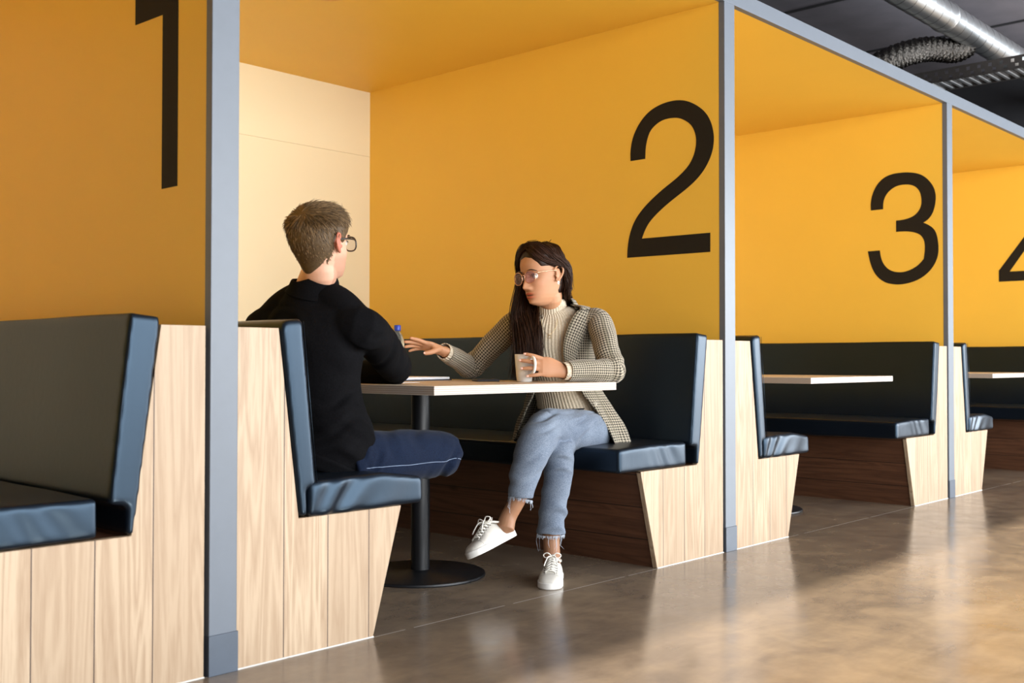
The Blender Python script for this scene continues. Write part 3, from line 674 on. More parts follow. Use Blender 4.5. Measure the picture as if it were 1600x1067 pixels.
def shoe(parent, heel, toe, up, k=1.0, label=None):
    heel = np.asarray(heel, float); Y = nrm(np.asarray(toe)-heel); U = np.asarray(up, float); U = nrm(U-Y*(U@Y)); X = np.cross(Y, U)
    W = lambda x, y, z: heel+k*(X*x+Y*y+U*z)
    s_ = np.linspace(0, 1, 40); wd = lambda s: np.interp(s, [0,.02,.06,.15,.35,.55,.72,.85,.93,.98,1], [.006,.020,.030,.036,.037,.043,.0475,.044,.034,.018,.006])
    Lh = .262
    def deck(inset, z0, z1, name, m, bev):
        mb = MB(); prof = [( wd(s)-inset, s*Lh) for s in s_]; prof = [(a, y) for a, y in prof]+[(-a, y) for a, y in reversed(prof)]
        n = len(prof); V = [W(x, y, z0) for x, y in prof]+[W(x, y, z1) for x, y in prof]
        F = [tuple(reversed(range(n))), tuple(range(n, 2*n))]+[(i, (i+1) % n, n+(i+1) % n, n+i) for i in range(n)]
        return obj(name, mb.add(V, F), m, parent, bevel=bev)
    sh = deck(-.002, .0, .026, 'sneaker_sole', M['white_rubber'], .004)
    mb = MB(); V = []; n = 24
    hs = lambda s: np.interp(s, [0,.04,.12,.22,.32,.42,.55,.68,.78,.88,.96,1], [.062,.074,.078,.072,.082,.092,.079,.062,.052,.047,.036,.020])
    for s in s_[1:-1]:
        for k_ in range(n):
            t = math.pi*k_/(n-1); c, sn = math.cos(t), math.sin(t)
            V.append(W((wd(s)-.001)*math.copysign(abs(c)**.75, c)*(1-.30*sn**3*(s < .6)), s*Lh, .018+(hs(s)-.018)*sn**.8))
    R = len(s_)-2; F = [(i*n+j, i*n+j+1, (i+1)*n+j+1, (i+1)*n+j) for i in range(R-1) for j in range(n-1)]+[tuple(range(n)), tuple(reversed(range((R-1)*n, R*n)))]
    F += [(i*n, (i+1)*n, (i+1)*n+n-1, i*n+n-1) for i in range(R-1)]
    up_ = obj('sneaker_upper', mb.add(V, F), M['white_leather'], parent, smooth=True)
    top = lambda s, x=0: W(x, s*Lh, .018+(hs(s)-.018)*(1-abs(x/ (wd(s)+1e-6))**2.6)**.5 if abs(x) < wd(s) else .018)
    mb = MB(); wire(mb, [W(.0, .012, .078), W(.024, .03, .074), W(.027, .065, .074), W(.019, .098, .088), W(.0, .112, .097), W(-.019, .098, .088), W(-.027, .065, .074), W(-.024, .03, .074), W(0, .012, .078)], .0045*k, 8, 5)
    obj('collar_rim', mb, M['white_leather'], up_, smooth=True)
    mb = MB(); wire(mb, [top(.80, a) + U*.0005 for a in (-.043, -.03, 0, .03, .043)]+[], .0014*k, 6, 5)
    for sx in (1, -1): wire(mb, [top(.79, sx*.018), top(.6, sx*.020)+U*.001, top(.44, sx*.021)+U*.001], .0014*k, 6, 4)
    obj('stitched_edge', mb, M['stitch'], up_, smooth=True)
    mb = MB(); ell(mb, W(0, .125, .079), X*.018*k, (Y*.055-U*.024)*k, U*.006*k+Y*.002, 14, 10); obj('tongue', mb, M['lace'], up_, smooth=True)
    mb = MB(); ss = np.linspace(.455, .745, 6)
    for i, s in enumerate(ss):
        wire(mb, [top(s, -.021)+U*.002, top(s, -.01)+U*.0065, top(s+.006, 0)+U*.008, top(s, .01)+U*.0065, top(s, .021)+U*.002], .0026*k, 6, 3)
        if i < 5: wire(mb, [top(s, -.019)+U*.004, top(s+.025, 0)+U*.010, top(ss[i+1], .019)+U*.004], .0024*k, 6, 3); wire(mb, [top(s, .019)+U*.004, top(s+.025, 0)+U*.010, top(ss[i+1], -.019)+U*.004], .0024*k, 6, 3)
    kn = top(.45)+U*.012
    for sx in (1, -1):
        wire(mb, [kn, kn+(X*sx*.018+U*.014)*k, kn+(X*sx*.034+U*.006-Y*.004)*k, kn+(X*sx*.026-U*.004+Y*.006)*k, kn], .0024*k, 6, 5)
        wire(mb, [kn, kn+(X*sx*.014+Y*.018+U*.002)*k, kn+(X*sx*.022+Y*.044-U*.014)*k, kn+(X*sx*.026+Y*.058-U*.026)*k], .0024*k, 6, 4)
    ell(mb, kn, X*.006*k, Y*.005*k, U*.005*k, 10, 8)
    obj('laces', mb, M['lace'], up_, smooth=True)
    for s in ss:
        for sx in (1, -1): mb = MB(); ell(mb, top(s, sx*.0235)+U*.001, X*.0024*k, Y*.0024*k, U*.0016*k, 8, 6); obj('eyelet', mb, M['belt'], up_, smooth=True)
def glasses(H, parent, m, lm, rx, ry, r, power, dropx=.0335):
    mb = MB(); yy = .098; zc = -.004
    for sg in (1, -1):
        c = H.w(sg*dropx, yy-.004, zc); ax = nrm(H.L*sg-H.F*.14); ring_wire(mb, c, ax, H.U, rx*H.k, ry*H.k, r, power=power)
        e = H.w(sg*(dropx+rx-.001), yy-.011, zc+.011)
        wire(mb, [e, H.w(sg*(dropx+rx+.006), yy-.020, zc+.013), H.w(sg*.0735, .040, .012), H.w(sg*.077, -.006, .011), H.w(sg*.076, -.022, -.004)], r*1.15, 6, 5)
    wire(mb, [H.w(-dropx+rx, yy-.001, zc+.006), H.w(-.006, yy+.004, zc+.010), H.w(.006, yy+.004, zc+.010), H.w(dropx-rx, yy-.001, zc+.006)], r, 6, 4)
    g = obj('glasses', mb, m, parent, smooth=True)
    for sg in (1, -1):
        mb = MB(); c = H.w(sg*dropx, yy-.004, zc); ax = nrm(H.L*sg-H.F*.14); az = nrm(np.cross(ax, H.U)); N = 28; V = []
        for dz in (-.0005, .0005):
            for i in range(N):
                t = 2*math.pi*i/N; ct, st = math.cos(t), math.sin(t); e = 2/power
                V.append(c+ax*math.copysign(abs(ct)**e, ct)*rx*H.k+H.U*math.copysign(abs(st)**e, st)*ry*H.k+az*dz)
        obj('lens', mb.add(V, [tuple(range(N)), tuple(reversed(range(N, 2*N)))]+[(i, (i+1) % N, N+(i+1) % N, N+i) for i in range(N)]), lm, g)
def eyes(H, parent):
    for sg in (1, -1):
        c = H.w(sg*.031, .0655, 0); mb = MB(); ell(mb, c, H.L*.0115*H.k, H.F*.0115*H.k, H.U*.0115*H.k, 20, 14); e = obj('eye', mb, M['eye'], parent, smooth=True)
        mb = MB(); lk = nrm(H.F+H.L*.0); ell(mb, c+lk*.0085*H.k, H.L*.0055*H.k, H.U*.0055*H.k, lk*.0036*H.k, 16, 10); obj('iris', mb, M['iris'], e, smooth=True)
        mb = MB()
        for q, rr in (((-.0125, .0735, .0005), .0008), ):
            pass
        wire(mb, [H.w(sg*(.031+a), .0735+b, z) for a, b, z in ((-.013, -.001, -.001), (-.007, .0042, .0052), (0, .0058, .0068), (.008, .0030, .0052), (.0145, -.004, .001))], .0011*H.k, 6, 4)
        obj('eyelashes', mb, M['brow_w'], e, smooth=True)
def brows(H, parent, m, r=.0022, z=.0185):
    for sg in (1, -1):
        mb = MB(); pts = [H.w(sg*a, b, zz+z) for a, b, zz in ((.013, .0905, -.002), (.024, .0915, .002), (.036, .0875, .0045), (.047, .079, .001), (.053, .072, -.003))]
        tube(mb, [(p, r*H.k*(1.3, 1.4, 1.1, .8, .4)[i], .0014*H.k) for i, p in enumerate(pts)], ref=H.U, n=8, sub=4); obj('eyebrow', mb, m, parent, smooth=True)

# ------------------------------------------------------------------ the woman
PX, SUB = at, None
wroot = np.array([2.0, .40, 0])
FWm = nrm(np.array([-.85, -.53, 0])); LW = np.array([-FWm[1], FWm[0], 0.]); LW = nrm(LW)     # torso facing, her left
HW = Head(at(848, 431.5, 4.50), (-.992, .12, 0), math.radians(-5), math.radians(4), 1.10, False)
body = MB(); HW.build(body)
tube(body, [(HW.w(0, -.030, -.035), .050, .052), (HW.w(0, -.026, -.085), .049, .05), (at(859, 476, 4.56), .048, .048), (at(863, 492, 4.58), .062, .055)], ref=LW, n=24)
def wt(k): return [(at(u, v, D), a*k, b*k) for u, v, D, a, b in ((903, 672, 4.62, .165, .12), (892, 640, 4.62, .148, .11), (882, 608, 4.62, .128, .098), (872, 572, 4.61, .133, .102), (866, 538, 4.60, .148, .112), (865, 511, 4.58, .150, .10), (865, 495, 4.57, .122, .078), (863, 483, 4.565, .070, .060))]
tube(body, wt(.93), ref=LW, n=36)
WS_R, WE_R, WW_R = at(806, 503, 4.64), at(736, 574, 4.70), at(694, 549, 4.50)
WS_L, WE_L, WW_L = at(936, 502, 4.50), at(957, 578, 4.36), at(880, 580, 4.212)
tube(body, [(WS_R, .042, .042), ((WS_R+WE_R)/2, .038, .038), (WE_R, .034, .034)], n=16); tube(body, [(WE_R, .033, .033), ((WE_R+WW_R)/2, .031, .031), (WW_R, .024, .021)], n=16)
tube(body, [(WS_L, .042, .042), ((WS_L+WE_L)/2, .038, .038), (WE_L, .034, .034)], n=16); tube(body, [(WE_L, .033, .033), ((WE_L+WW_L)/2, .031, .031), (WW_L, .024, .021)], n=16)
WHL, WHR = at(928, 672, 4.50), at(885, 668, 4.72)
WKL, WAL = at(852, 668, 4.19), at(795, 806, 4.05)      # crossing leg
WKR, WAR = at(871, 697, 4.22), at(862, 858, 4.19)      # standing leg
tube(body, [(WHL, .06, .06), (at(890, 670, 4.33), .056, .056), (WKL, .046, .046)], n=16); tube(body, [(WKL, .044, .044), (at(828, 722, 4.08), .042, .042), (at(811, 776, 4.055), .031, .031), (WAL, .031, .031), (at(789, 826, 4.03), .033, .036)], n=18)
tube(body, [(WHR, .06, .06), (at(876, 690, 4.45), .05, .05), (WKR, .042, .042)], n=16); tube(body, [(WKR, .042, .042), (at(870, 750, 4.21), .041, .041), (at(862, 830, 4.20), .034, .034), (WAR, .031, .032), (at(862, 880, 4.19), .034, .036)], n=18)
# her right hand: palm down, fingers pointing across the table; her left hand round the mug
fd = nrm(at(640, 536, 4.44)-at(690, 547, 4.49)); fdR = nrm(fd+np.array([0, 0, .07]))
cam_dir = -FW
WRm, tipsR = hand(body, WW_R+fd*.012, fdR, np.array([0, 0, 1])*1.0-cam_dir*.45, cam_dir+np.array([0, 0, .3]), [(-.02, .10, .05), (.10, .12, .08), (.22, .14, .10), (.34, .16, .12)], spread=(.10, .02, -.06, -.15), k=1.0, thumb=((.034, .034, -.020), (.043, .058, -.042), (.040, .084, -.054)))
fdL = nrm(at(842, 573, 4.190)-at(882, 580, 4.212))
WLm, tipsL = hand(body, WW_L, fdL+np.array([0, 0, .04]), cam_dir*.92+np.array([0, 0, .30]), (0, 0, 1), [(.02, .22, .16), (.06, .22, .18), (.08, .22, .18), (.06, .20, .15)], spread=(.14, .03, -.11, -.28), k=1.04, thumb=((.022, .036, -.028), (.028, .062, -.050), (.022, .086, -.066)))
me = remesh(body, .0030, 2, .4, 'person')
co = vco(me); q = HW.loc(co); tn = np.ones((len(co), 3)); f = (q[:, 1] > .05)
def gg(a, s): return np.exp(-(a/s)**2)
lip = f*gg(q[:, 0], .019)**1*(gg(q[:, 2]+.0640, .0042)+gg(q[:, 2]+.0765, .0052)); lip = np.clip(lip*1.3, 0, 1)[:, None]
tn = tn*(1-lip)+np.array([.95, .30, .28])*lip
mo = np.clip((f*gg(q[:, 0], .017)*gg(q[:, 2]+.0700, .0028))*1.3, 0, 1)[:, None]; tn = tn*(1-mo)+np.array([.10, .05, .05])*mo
ck = (f*gg(np.abs(q[:, 0])-.045, .02)*gg(q[:, 2]+.03, .02))[:, None]*.35; tn = tn*(1-ck)+np.array([1.05, .78, .72])*ck
tr = np.zeros(len(co))
for tp, _ in tipsR+tipsL: tr = np.maximum(tr, gg(np.linalg.norm(co-tp, axis=1), .012))
tn = tn*(1-.2*tr[:, None])+np.array([1.2, .85, .75])*.2*tr[:, None]
tn *= (1-.42*np.clip((.42-co[:, 2])/.06, 0, 1))[:, None]  # under-table shade painted into the skin tint of her lower legs
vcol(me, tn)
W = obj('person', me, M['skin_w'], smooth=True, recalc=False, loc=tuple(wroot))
tag(W, 'woman in checked blazer and cropped jeans sitting with crossed legs, holding a white mug', 'person')
eyes(HW, W); brows(HW, W, M['brow_w'])
glasses(HW, W, M['gold_frame'], M['lens'], .0265, .0235, .0014, 2.3)
M['nail'] = mat('fingernail', (.80, .50, .40), .25)
nails(W, tipsL[:4], [cam_dir]*4, M['nail'], .95); nails(W, tipsR[4:], [cam_dir+np.array([0, 0, .3])], M['nail'])
mb = MB(); lathe(mb, [(.0088, -.0012), (.0100, -.0012), (.0100, .0012), (.0088, .0012)], WLm(.0085, .112, -.006), 20, WLm(.0085, .13, -.014)-WLm(.0085, .11, -.004)); obj('finger_ring', mb, M['gold'], W, smooth=True)
mb = MB(); e = HW.w(.0775, -.004, -.034); ring_wire(mb, e, HW.F, HW.U, .004, .0065, .0011); obj('earring', mb, M['silver'], W, smooth=True)
# cream ribbed roll neck
mb = MB(); tube(mb, wt(1.0), ref=LW, n=48, cap='flat'); tube(mb, [(at(865, 499, 4.575), .074, .068), (at(863, 488, 4.57), .063, .062), (at(861, 478, 4.56), .0605, .061), (at(860, 469, 4.555), .0595, .0605), (at(860, 467.5, 4.555), .053, .053)], ref=LW, n=48, cap='flat')
me = mb.mesh('sweater'); sw = obj('sweater', me, M['rib'], W, smooth=True)
mb = MB(); tube(mb, [(at(863, 491.5, 4.567), .0675, .0665), (at(862.6, 488.5, 4.566), .0665, .0655), (at(862, 480, 4.56), .0635, .0645), (at(861, 471, 4.556), .0615, .0625), (at(861, 469.5, 4.556), .0595, .0605)], ref=LW, n=48, cap='flat'); obj('roll_collar', mb, M['rib'], sw, smooth=True)
for a_, b_, nm in ((WE_R, WW_R, 'cuff'), (WE_L, WW_L, 'cuff')):
    d = nrm(b_-a_); mb = MB(); tube(mb, [(b_-d*.05, .033, .031), (b_-d*.012, .034, .032), (b_+d*.004, .034, .032)], n=24, cap=None); obj(nm, mb, M['rib'], sw, smooth=True, solid=.003)
# necklace
def tors(u_, k_, s): pass
mb = MB(); nc = [at(846, 497, 4.475), at(848, 512, 4.468), at(858, 523, 4.462), at(868, 512, 4.475), at(871, 497, 4.485)]; wire(mb, nc, .0009, 6, 8); nk = obj('necklace', mb, M['gold'], W, smooth=True)
mb = MB(); ring_wire(mb, at(858, 526, 4.462), LW, (0, 0, 1), .008, .006, .0012); obj('pendant', mb, M['gold'], nk, smooth=True)
# checked blazer: body shell open at the front
BK = [  # u, v, D, half width, half depth, right edge angle, left edge angle (degrees from the front)
    (866, 477, 4.580, .085, .074, -78, 62), (867, 482, 4.580, .150, .092, -66, 50), (868, 496, 4.590, .186, .115, -54, 30), (868, 536, 4.60, .172, .132, -42, 20),
    (872, 570, 4.61, .158, .126, -36, 20), (880, 604, 4.62, .156, .128, -42, 30), (888, 634, 4.61, .185, .150, -62, 40), (891, 662, 4.60, .222, .175, -74, 47), (892, 694, 4.58, .252, .190, -84, 52)]
Bc = catmull([list(at(u, v, D))+[a, b, r, l] for u, v, D, a, b, r, l in BK], 6)
def bz(row, ang, off=0):
    t = math.radians(ang); return row[:3]+LW*(row[3]+off)*math.sin(t)+FWm*(row[4]+off)*math.cos(t)
mb = MB(); V = []; UV = []; F = []; NA = 72; Ls = np.concatenate([[0], np.cumsum(np.linalg.norm(np.diff(Bc[:, :3], axis=0), axis=1))])
for i, row in enumerate(Bc):
    a0, a1 = row[6], 360+row[5]
    for k in range(NA+1):
        ang = a0+(a1-a0)*k/NA; low = max(0, (i-26)/22)
        o = low*.011*math.sin(k*.55+i*.05)+.0018*math.sin(k*.8+i*.7)
        V.append(bz(row, ang, o)); UV.append((math.radians(ang)*.15, -Ls[i]))
for i in range(len(Bc)-1):
    for k in range(NA): F.append((i*(NA+1)+k, i*(NA+1)+k+1, (i+1)*(NA+1)+k+1, (i+1)*(NA+1)+k))
mb.add(V, F, UV); BZ = obj('blazer', mb, M['tooth'], W, smooth=True, solid=.005)
for nm, S, E_, Wr, r0 in (('sleeve', WS_R, WE_R, WW_R, 1), ('sleeve', WS_L, WE_L, WW_L, 1)):
    mb = MB(); d1 = nrm(E_-S); d2 = nrm(Wr-E_); sidev = S-at(866, 500, 4.58); top_ = S-nrm(sidev)*.045+np.array([0, 0, .012])
    el_ = E_+nrm(d1-d2)*.004
    keys = [(top_, .040, .044), (S+np.array([0, 0, -.004]), .050, .052), (S*.66+E_*.34, .053, .052), (S*.33+E_*.67, .050, .049), (el_-d1*.035, .049, .047), (el_, .050, .047), (el_+d2*.04, .048, .045), (E_*.5+Wr*.5, .045, .041), (Wr-d2*.045, .041, .037), (Wr-d2*.018, .039, .036)]
    Lt = np.linalg.norm(E_-S)
    tube(mb, keys, ref=np.cross(d1, d2) if abs(np.linalg.norm(np.cross(d1, d2))) > .05 else (0, 0, 1), n=44, sub=7, cap=None,
         disp=lambda L, t, Lt=Lt: .07*math.exp(-((L-Lt-.06)/.07)**2)*math.sin(L*130+1.5*math.cos(t))+.035*math.sin(L*47+2.2*math.sin(t))+.02*math.sin(3*t+L*30))
    obj(nm, mb, M['tooth'], BZ, smooth=True, solid=.004)
# lapels and collar
def lap(side, fn, i0, i1, name, off=.010, nk=10):
    mb = MB(); V = []; UV = []; F = []; rows = range(i0, i1+1)
    for i in rows:
        row = Bc[i]; e = row[6] if side > 0 else row[5]; wdt = fn((i-i0)/(i1-i0))
        for k in range(nk+1):
            f_ = k/nk; ang = e-side*3*(1-f_)+side*wdt*f_; V.append(bz(row, ang, off*(1-.5*f_)+.004*math.sin(math.pi*f_))); UV.append((f_*.08+.3, -Ls[i]*1.0+f_*.03))
    n = nk+1
    for r_ in range(len(rows)-1):
        for k in range(nk): F.append((r_*n+k, r_*n+k+1, (r_+1)*n+k+1, (r_+1)*n+k))
    return obj(name, mb.add(V, F, UV), M['tooth'], BZ, smooth=True, solid=.004)
for sd in (1, -1):
    lap(sd, lambda s: float(np.interp(s, [0, .12, .3, 1], [26, 31, 27, 3])), 9, 30, 'lapel')
    lap(sd, lambda s: float(np.interp(s, [0, .6, 1], [24, 30, 24])), 1, 8, 'collar', .013)
mb = MB(); V = []; F = []; UV = []
for r_, (dz, e_) in enumerate(((.030, -.012), (.022, .0), (.0, .012), (-.022, .022))):
    for k in range(41):
        ang = 60+240*k/40; p = bz(Bc[2], ang, e_-.018); p = p+np.array([0, 0, dz]); V.append(p); UV.append((k*.01, dz))
for r_ in range(3):
    for k in range(40): F.append((r_*41+k, r_*41+k+1, (r_+1)*41+k+1, (r_+1)*41+k))
obj('back_collar', mb.add(V, F, UV), M['tooth'], BZ, smooth=True, solid=.004)
def disc(name, c, nd, r, m, par):
    mb = MB(); lathe(mb, [(r*.9, -.001), (r, 0), (r, .0015), (r*.85, .0025), (r*.5, .0018)], c, 20, nd); return obj(name, mb, m, par, smooth=True)
disc('button', bz(Bc[35], Bc[35][6]+6, .006), FWm, .009, M['button'], BZ)
dd = nrm(WW_L-WE_L)
for k in range(3): disc('cuff_button', WW_L-dd*(.028+.015*k)+cam_dir*.038+np.array([0, 0, -.016]), cam_dir, .0070, M['button'], BZ)
# jeans
jb = MB()
tube(jb, [(at(903, 690, 4.60), .165, .12), (at(900, 672, 4.61), .168, .125), (at(892, 648, 4.62), .150, .112), (at(891, 643, 4.62), .146, .109)], ref=LW, n=32)
tube(jb, [(at(926, 676, 4.52), .088, .088), (at(905, 673, 4.42), .086, .086), (at(880, 671, 4.31), .082, .080), (at(860, 667, 4.22), .074, .076), (at(852, 668, 4.19), .070, .072)], n=28)
tube(jb, [(at(853, 667, 4.20), .071, .072), (at(842, 684, 4.14), .073, .072), (at(832, 705, 4.10), .068, .068), (at(823, 732, 4.08), .060, .060), (at(816, 757, 4.06), .052, .052), (at(813.5, 777, 4.055), .047, .047)], n=28, cap='flat')
tube(jb, [(WHR, .085, .085), (at(876, 694, 4.50), .074, .074), (at(872, 697, 4.28), .064, .066), (at(871, 698, 4.22), .058, .060)], n=24)
tube(jb, [(at(871, 696, 4.22), .058, .060), (at(873, 716, 4.205), .060, .060), (at(872, 745, 4.20), .055, .056), (at(866, 780, 4.20), .052, .053), (at(862, 812, 4.20), .053, .053), (at(860.5, 833, 4.20), .0545, .0545)], n=28, cap='flat')
me = remesh(jb, .0045, 4, .5, 'jeans')
fold(me, [((.2, .1, 1), .034, .0055, at(862, 665, 4.12), .09, 0), ((-.6, .5, .6), .030, .005, at(888, 672, 4.3), .09, 1), ((0, 0, 1), .030, .0050, at(880, 715, 4.15), .06, 2), ((.2, 0, 1), .05, .0040, at(822, 740, 4.05), .10, .4), ((.1, 0, 1), .045, .0040, at(865, 800, 4.2), .12, 2.2), ((-.5, .6, .4), .028, .004, at(915, 660, 4.42), .08, 0)])
JW = obj('jeans', me, M['jean_light'], W, recalc=False)
mb = MB(); tube(mb, [(at(891, 646, 4.62), .151, .114), (at(890.5, 636, 4.62), .147, .112)], ref=LW, n=48, cap='flat'); obj('waistband', mb, M['belt'], JW, smooth=True)
def fringe(c, tdir, r, n_, long_, nm='frayed_hem'):
    t = nrm(tdir); a = nrm(np.cross(t, (0.1, .9, .2))); b = np.cross(t, a); cs = []
    for i in range(n_):
        an = rng.uniform(0, 2*math.pi); L = rng.uniform(.004, .012)
        if i < long_: L = rng.uniform(.03, .06)
        o = a*math.cos(an)+b*math.sin(an); p = c+o*r*rng.uniform(.95, 1.0)-t*.004; w1 = rng.normal(0, .4, 3)
        cs.append([p, p+(t+o*.15+w1*.3)*L*.35, p+(t*.6+np.array([0, 0, -.5])+w1*.35)*L*.7+o*.002, p+(t*.4+np.array([0, 0, -.9])-w1*.25)*L])
    mb = MB(); strands(mb, cs, .0011, [0]*n_); return obj(nm, mb, M['thread'], JW)
fringe(at(813, 780, 4.055), at(810, 790, 4.05)-at(816, 757, 4.06), .0455, 170, 7); fringe(at(860.5, 836, 4.20), (0, 0, -1), .0535, 190, 8)
mb = MB(); sp = [at(860, 655, 4.135), at(875, 652.5, 4.20), at(890, 651, 4.27), at(905, 652, 4.345)]; wire(mb, sp, .0012, 6, 6); obj('inseam', mb, M['thread'], JW)
# white sneakers
shoe(W, at(867, 901, 4.215)*[1, 1, 0]+np.array([0, 0, .0005]), np.array([1.448, .052, 0.0005]), (0, 0, 1), .97)
hl = at(803, 838, 4.09); shoe(W, hl, hl+.26*nrm(at(738, 872, 3.90)-hl), np.array([0, 0, 1])*1.0-RT*.45+FW*.10, .98)
# hair: cap, then long locks over her right side, short sweep behind the left ear
def hw_mask(x, y, z, t):
    # hairline: forehead at z .066, temples, ears uncovered on her left
    edge = np.interp(abs(x), [0, .03, .05, .062, .072], [.074, .066, .045, .015, -.03])
    if y < .0: edge = -.075 if y < -.03 else -.02-.055*(-y/.03)
    if y > -.028 and x > .052: edge = max(edge, .030)
    elif x > .05 and y <= -.028: edge = -.075
    if x < -.05 and y < .062: edge = -.06
    m = 1/(1+math.exp(-(z-edge)/.004))
    return -.006+m*(.0095+.006*G(z-.105, .03))
V, F = head_grid(False, off=hw_mask); capm = MB().add([HW.w(*p) for p in V], F)
HR = obj('hair', capm, M['hair_w'], W, smooth=True, recalc=False)
vcol(HR.data, np.random.default_rng(1).uniform(0, .3, (len(V), 1)).repeat(3, 1))
cs = []; tn_ = []
def guide(pts, n_, j0, j1, t0=0, t1=1):
    K = np.array(pts); 
    for _ in range(n_):
        o0 = rng.normal(0, 1, 3); o1 = rng.normal(0, 1, 3); m_ = len(K); ph = rng.uniform(0, 6.3)
        q_ = [K[i]+o0*(j0[i] if hasattr(j0, '__len__') else j0)+o1*.35*(j0[i] if hasattr(j0, '__len__') else j0)*math.sin(i*1.7+ph) for i in range(m_)]
        wv = rng.uniform(0, 6.3); cs.append(np.array([p_+np.array([.679, -.734, 0])*.005*math.sin(j_*.42+wv*.35)*min(1, j_/18) for j_, p_ in enumerate(catmull(q_, 5))])); tn_.append(float(rng.uniform(t0, t1)))
h = HW.w
part = [h(.018, .052, .125), h(.014, .03, .136)]
# long locks from the parting across the crown and down in front of her right shoulder
guide([h(.016, .048, .116), h(-.030, .052, .116), h(-.071, .044, .070), h(-.085, .040, .0), at(808, 482, 4.52), at(811, 515, 4.50), at(812, 552, 4.47), at(810, 588, 4.47)], 420, [.003, .005, .006, .007, .010, .013, .014, .016], 0, 0, .8)
guide([h(.012, .02, .123), h(-.045, .02, .116), h(-.082, .008, .065), h(-.092, .0, .0), at(818, 482, 4.54), at(826, 515, 4.485), at(829, 550, 4.46), at(826, 585, 4.47)], 420, [.004, .006, .007, .009, .012, .014, .015, .017], 0, 0, .8)
guide([h(-.01, -.05, .120), h(-.07, -.045, .08), h(-.09, -.035, .02), h(-.085, -.025, -.05), at(838, 488, 4.55), at(838, 518, 4.48), at(838, 548, 4.46), at(834, 575, 4.47)], 380, [.006, .007, .008, .010, .011, .012, .010, .012], 0, 0, .9)
# her left side, combed back behind the ear and down behind the neck
for k in range(9):
    z0 = .118-.0*k; a = k/8
    guide([h(.018, .055-.09*a, .121+.004*math.sin(a*3)), h(.052+.008*a, .045-.085*a, .098), h(.074+.006*math.sin(a*3), .012-.055*a, .056), h(.079, -.035-.025*a, .025), h(.072-.02*a, -.062-.022*a, -.02), h(.050-.02*a, -.070-.015*a, -.075), at(888-5*a, 474, 4.62), at(884-6*a, 492, 4.68)], 75, [.002, .003, .0035, .004, .005, .007, .008, .008], 0, 0, .7)
guide([h(.018, .062, .114), h(.045, .058, .090), h(.067, .036, .058), h(.080, .004, .040), h(.084, -.030, .020), h(.076, -.055, -.03)], 150, .0035, 0, .1, .8)
guide([h(.016, .072, .100), h(.038, .070, .084), h(.060, .050, .056), h(.077, .014, .038), h(.083, -.028, .022), h(.076, -.055, -.03)], 130, .003, 0, .1, .8)
guide([h(.014, .060, .120), h(.044, .040, .108), h(.072, .010, .072), h(.086, -.030, .035), h(.080, -.060, -.01), h(.066, -.078, -.06)], 160, .005, 0, .1, .8)
guide([h(-.0, .055, .121), h(-.035, .066, .098), h(-.062, .058, .055), h(-.078, .046, .012), h(-.082, .042, -.04), at(806, 487, 4.5)], 120, .0035, 0, .1, .8)
mb = MB(); T_ = strands(mb, cs, .0015, tn_); hs_ = obj('long_locks', mb, M['hair_w'], HR, smooth=True, recalc=False)
vcol(hs_.data, np.array(T_)[:, None].repeat(3, 1))

# ------------------------------------------------------------------ the man
mroot = np.array([.60, .30, 0])
SR, SL_ = at(566, 503, 3.42), at(412, 505, 3.60)
SM = nrm((SL_-SR)*[1, 1, 0])            # his left
FM = np.cross(SM, (0, 0, 1)); FM = nrm(FM)
HM = Head(at(502, 382, 3.46), (.982, .15, 0), math.radians(7), 0, 1.05, True)
body = MB(); HM.build(body)
tube(body, [(HM.w(0, -.018, -.035), .048, .046), (HM.w(0, -.018, -.085), .056, .050), (at(496, 436, 3.49), .060, .058), (at(491, 462, 3.50), .072, .066)], ref=SM, n=28)
MT = [(533, 712, 3.49, .170, .125), (520, 690, 3.485, .168, .128), (508, 650, 3.48, .138, .118), (500, 605, 3.485, .138, .118), (494, 560, 3.49, .168, .125), (490, 525, 3.50, .182, .122), (489, 497, 3.50, .170, .108), (489, 476, 3.50, .125, .088), (489, 459, 3.495, .085, .075)]
tube(body, [(at(u-6, v, D), a*.80, b*.82) for u, v, D, a, b in MT[:4]]+[(at(u, v, D), a*.88, b*.88) for u, v, D, a, b in MT[4:]], ref=SM, n=32)
ME_R, MW_R = at(622, 578, 3.82), at(556, 583, 4.00); ME_L, MW_L = SL_+np.array([.17, .06, -.21]), SL_+np.array([.33, .23, -.225])
MW_L[2] = TZ+.035
for S, E_, Wr in ((SR, ME_R, MW_R), (SL_, ME_L, MW_L)):
    tube(body, [(S, .042, .042), ((S+E_)/2, .041, .041), (E_, .034, .034)], n=16); tube(body, [(E_, .033, .033), ((E_+Wr)/2, .034, .034), (Wr, .028, .024)], n=16)
dR = nrm(MW_R-ME_R); dL = nrm(MW_L-ME_L)
hand(body, MW_R+dR*.01, dR, (0, 0, 1), FM, [(.1, .25, .15)]*4, k=1.05); hand(body, MW_L+dL*.01, dL, (0, 0, 1), np.cross(dL, (0, 0, 1))*1.0, [(.1, .25, .15)]*4, k=1.05)
MH_R, MK_R = at(545, 716, 3.44), at(694, 708, 3.76)
MH_L, MK_L = np.array([.62, .46, .56]), np.array([1.02, .58, .50])
MA_R = np.array([.90, .50, .52]); MA_L = np.array([.80, .62, .085])
tube(body, [(MH_R, .08, .08), ((MH_R+MK_R)/2, .064, .064), (MK_R, .046, .046)], n=16); tube(body, [(MK_R, .045, .045), ((MK_R*.6+MA_R*.4), .046, .046), (MA_R, .036, .036), (MA_R+np.array([-.05, .09, 0]), .03, .03)], n=16)
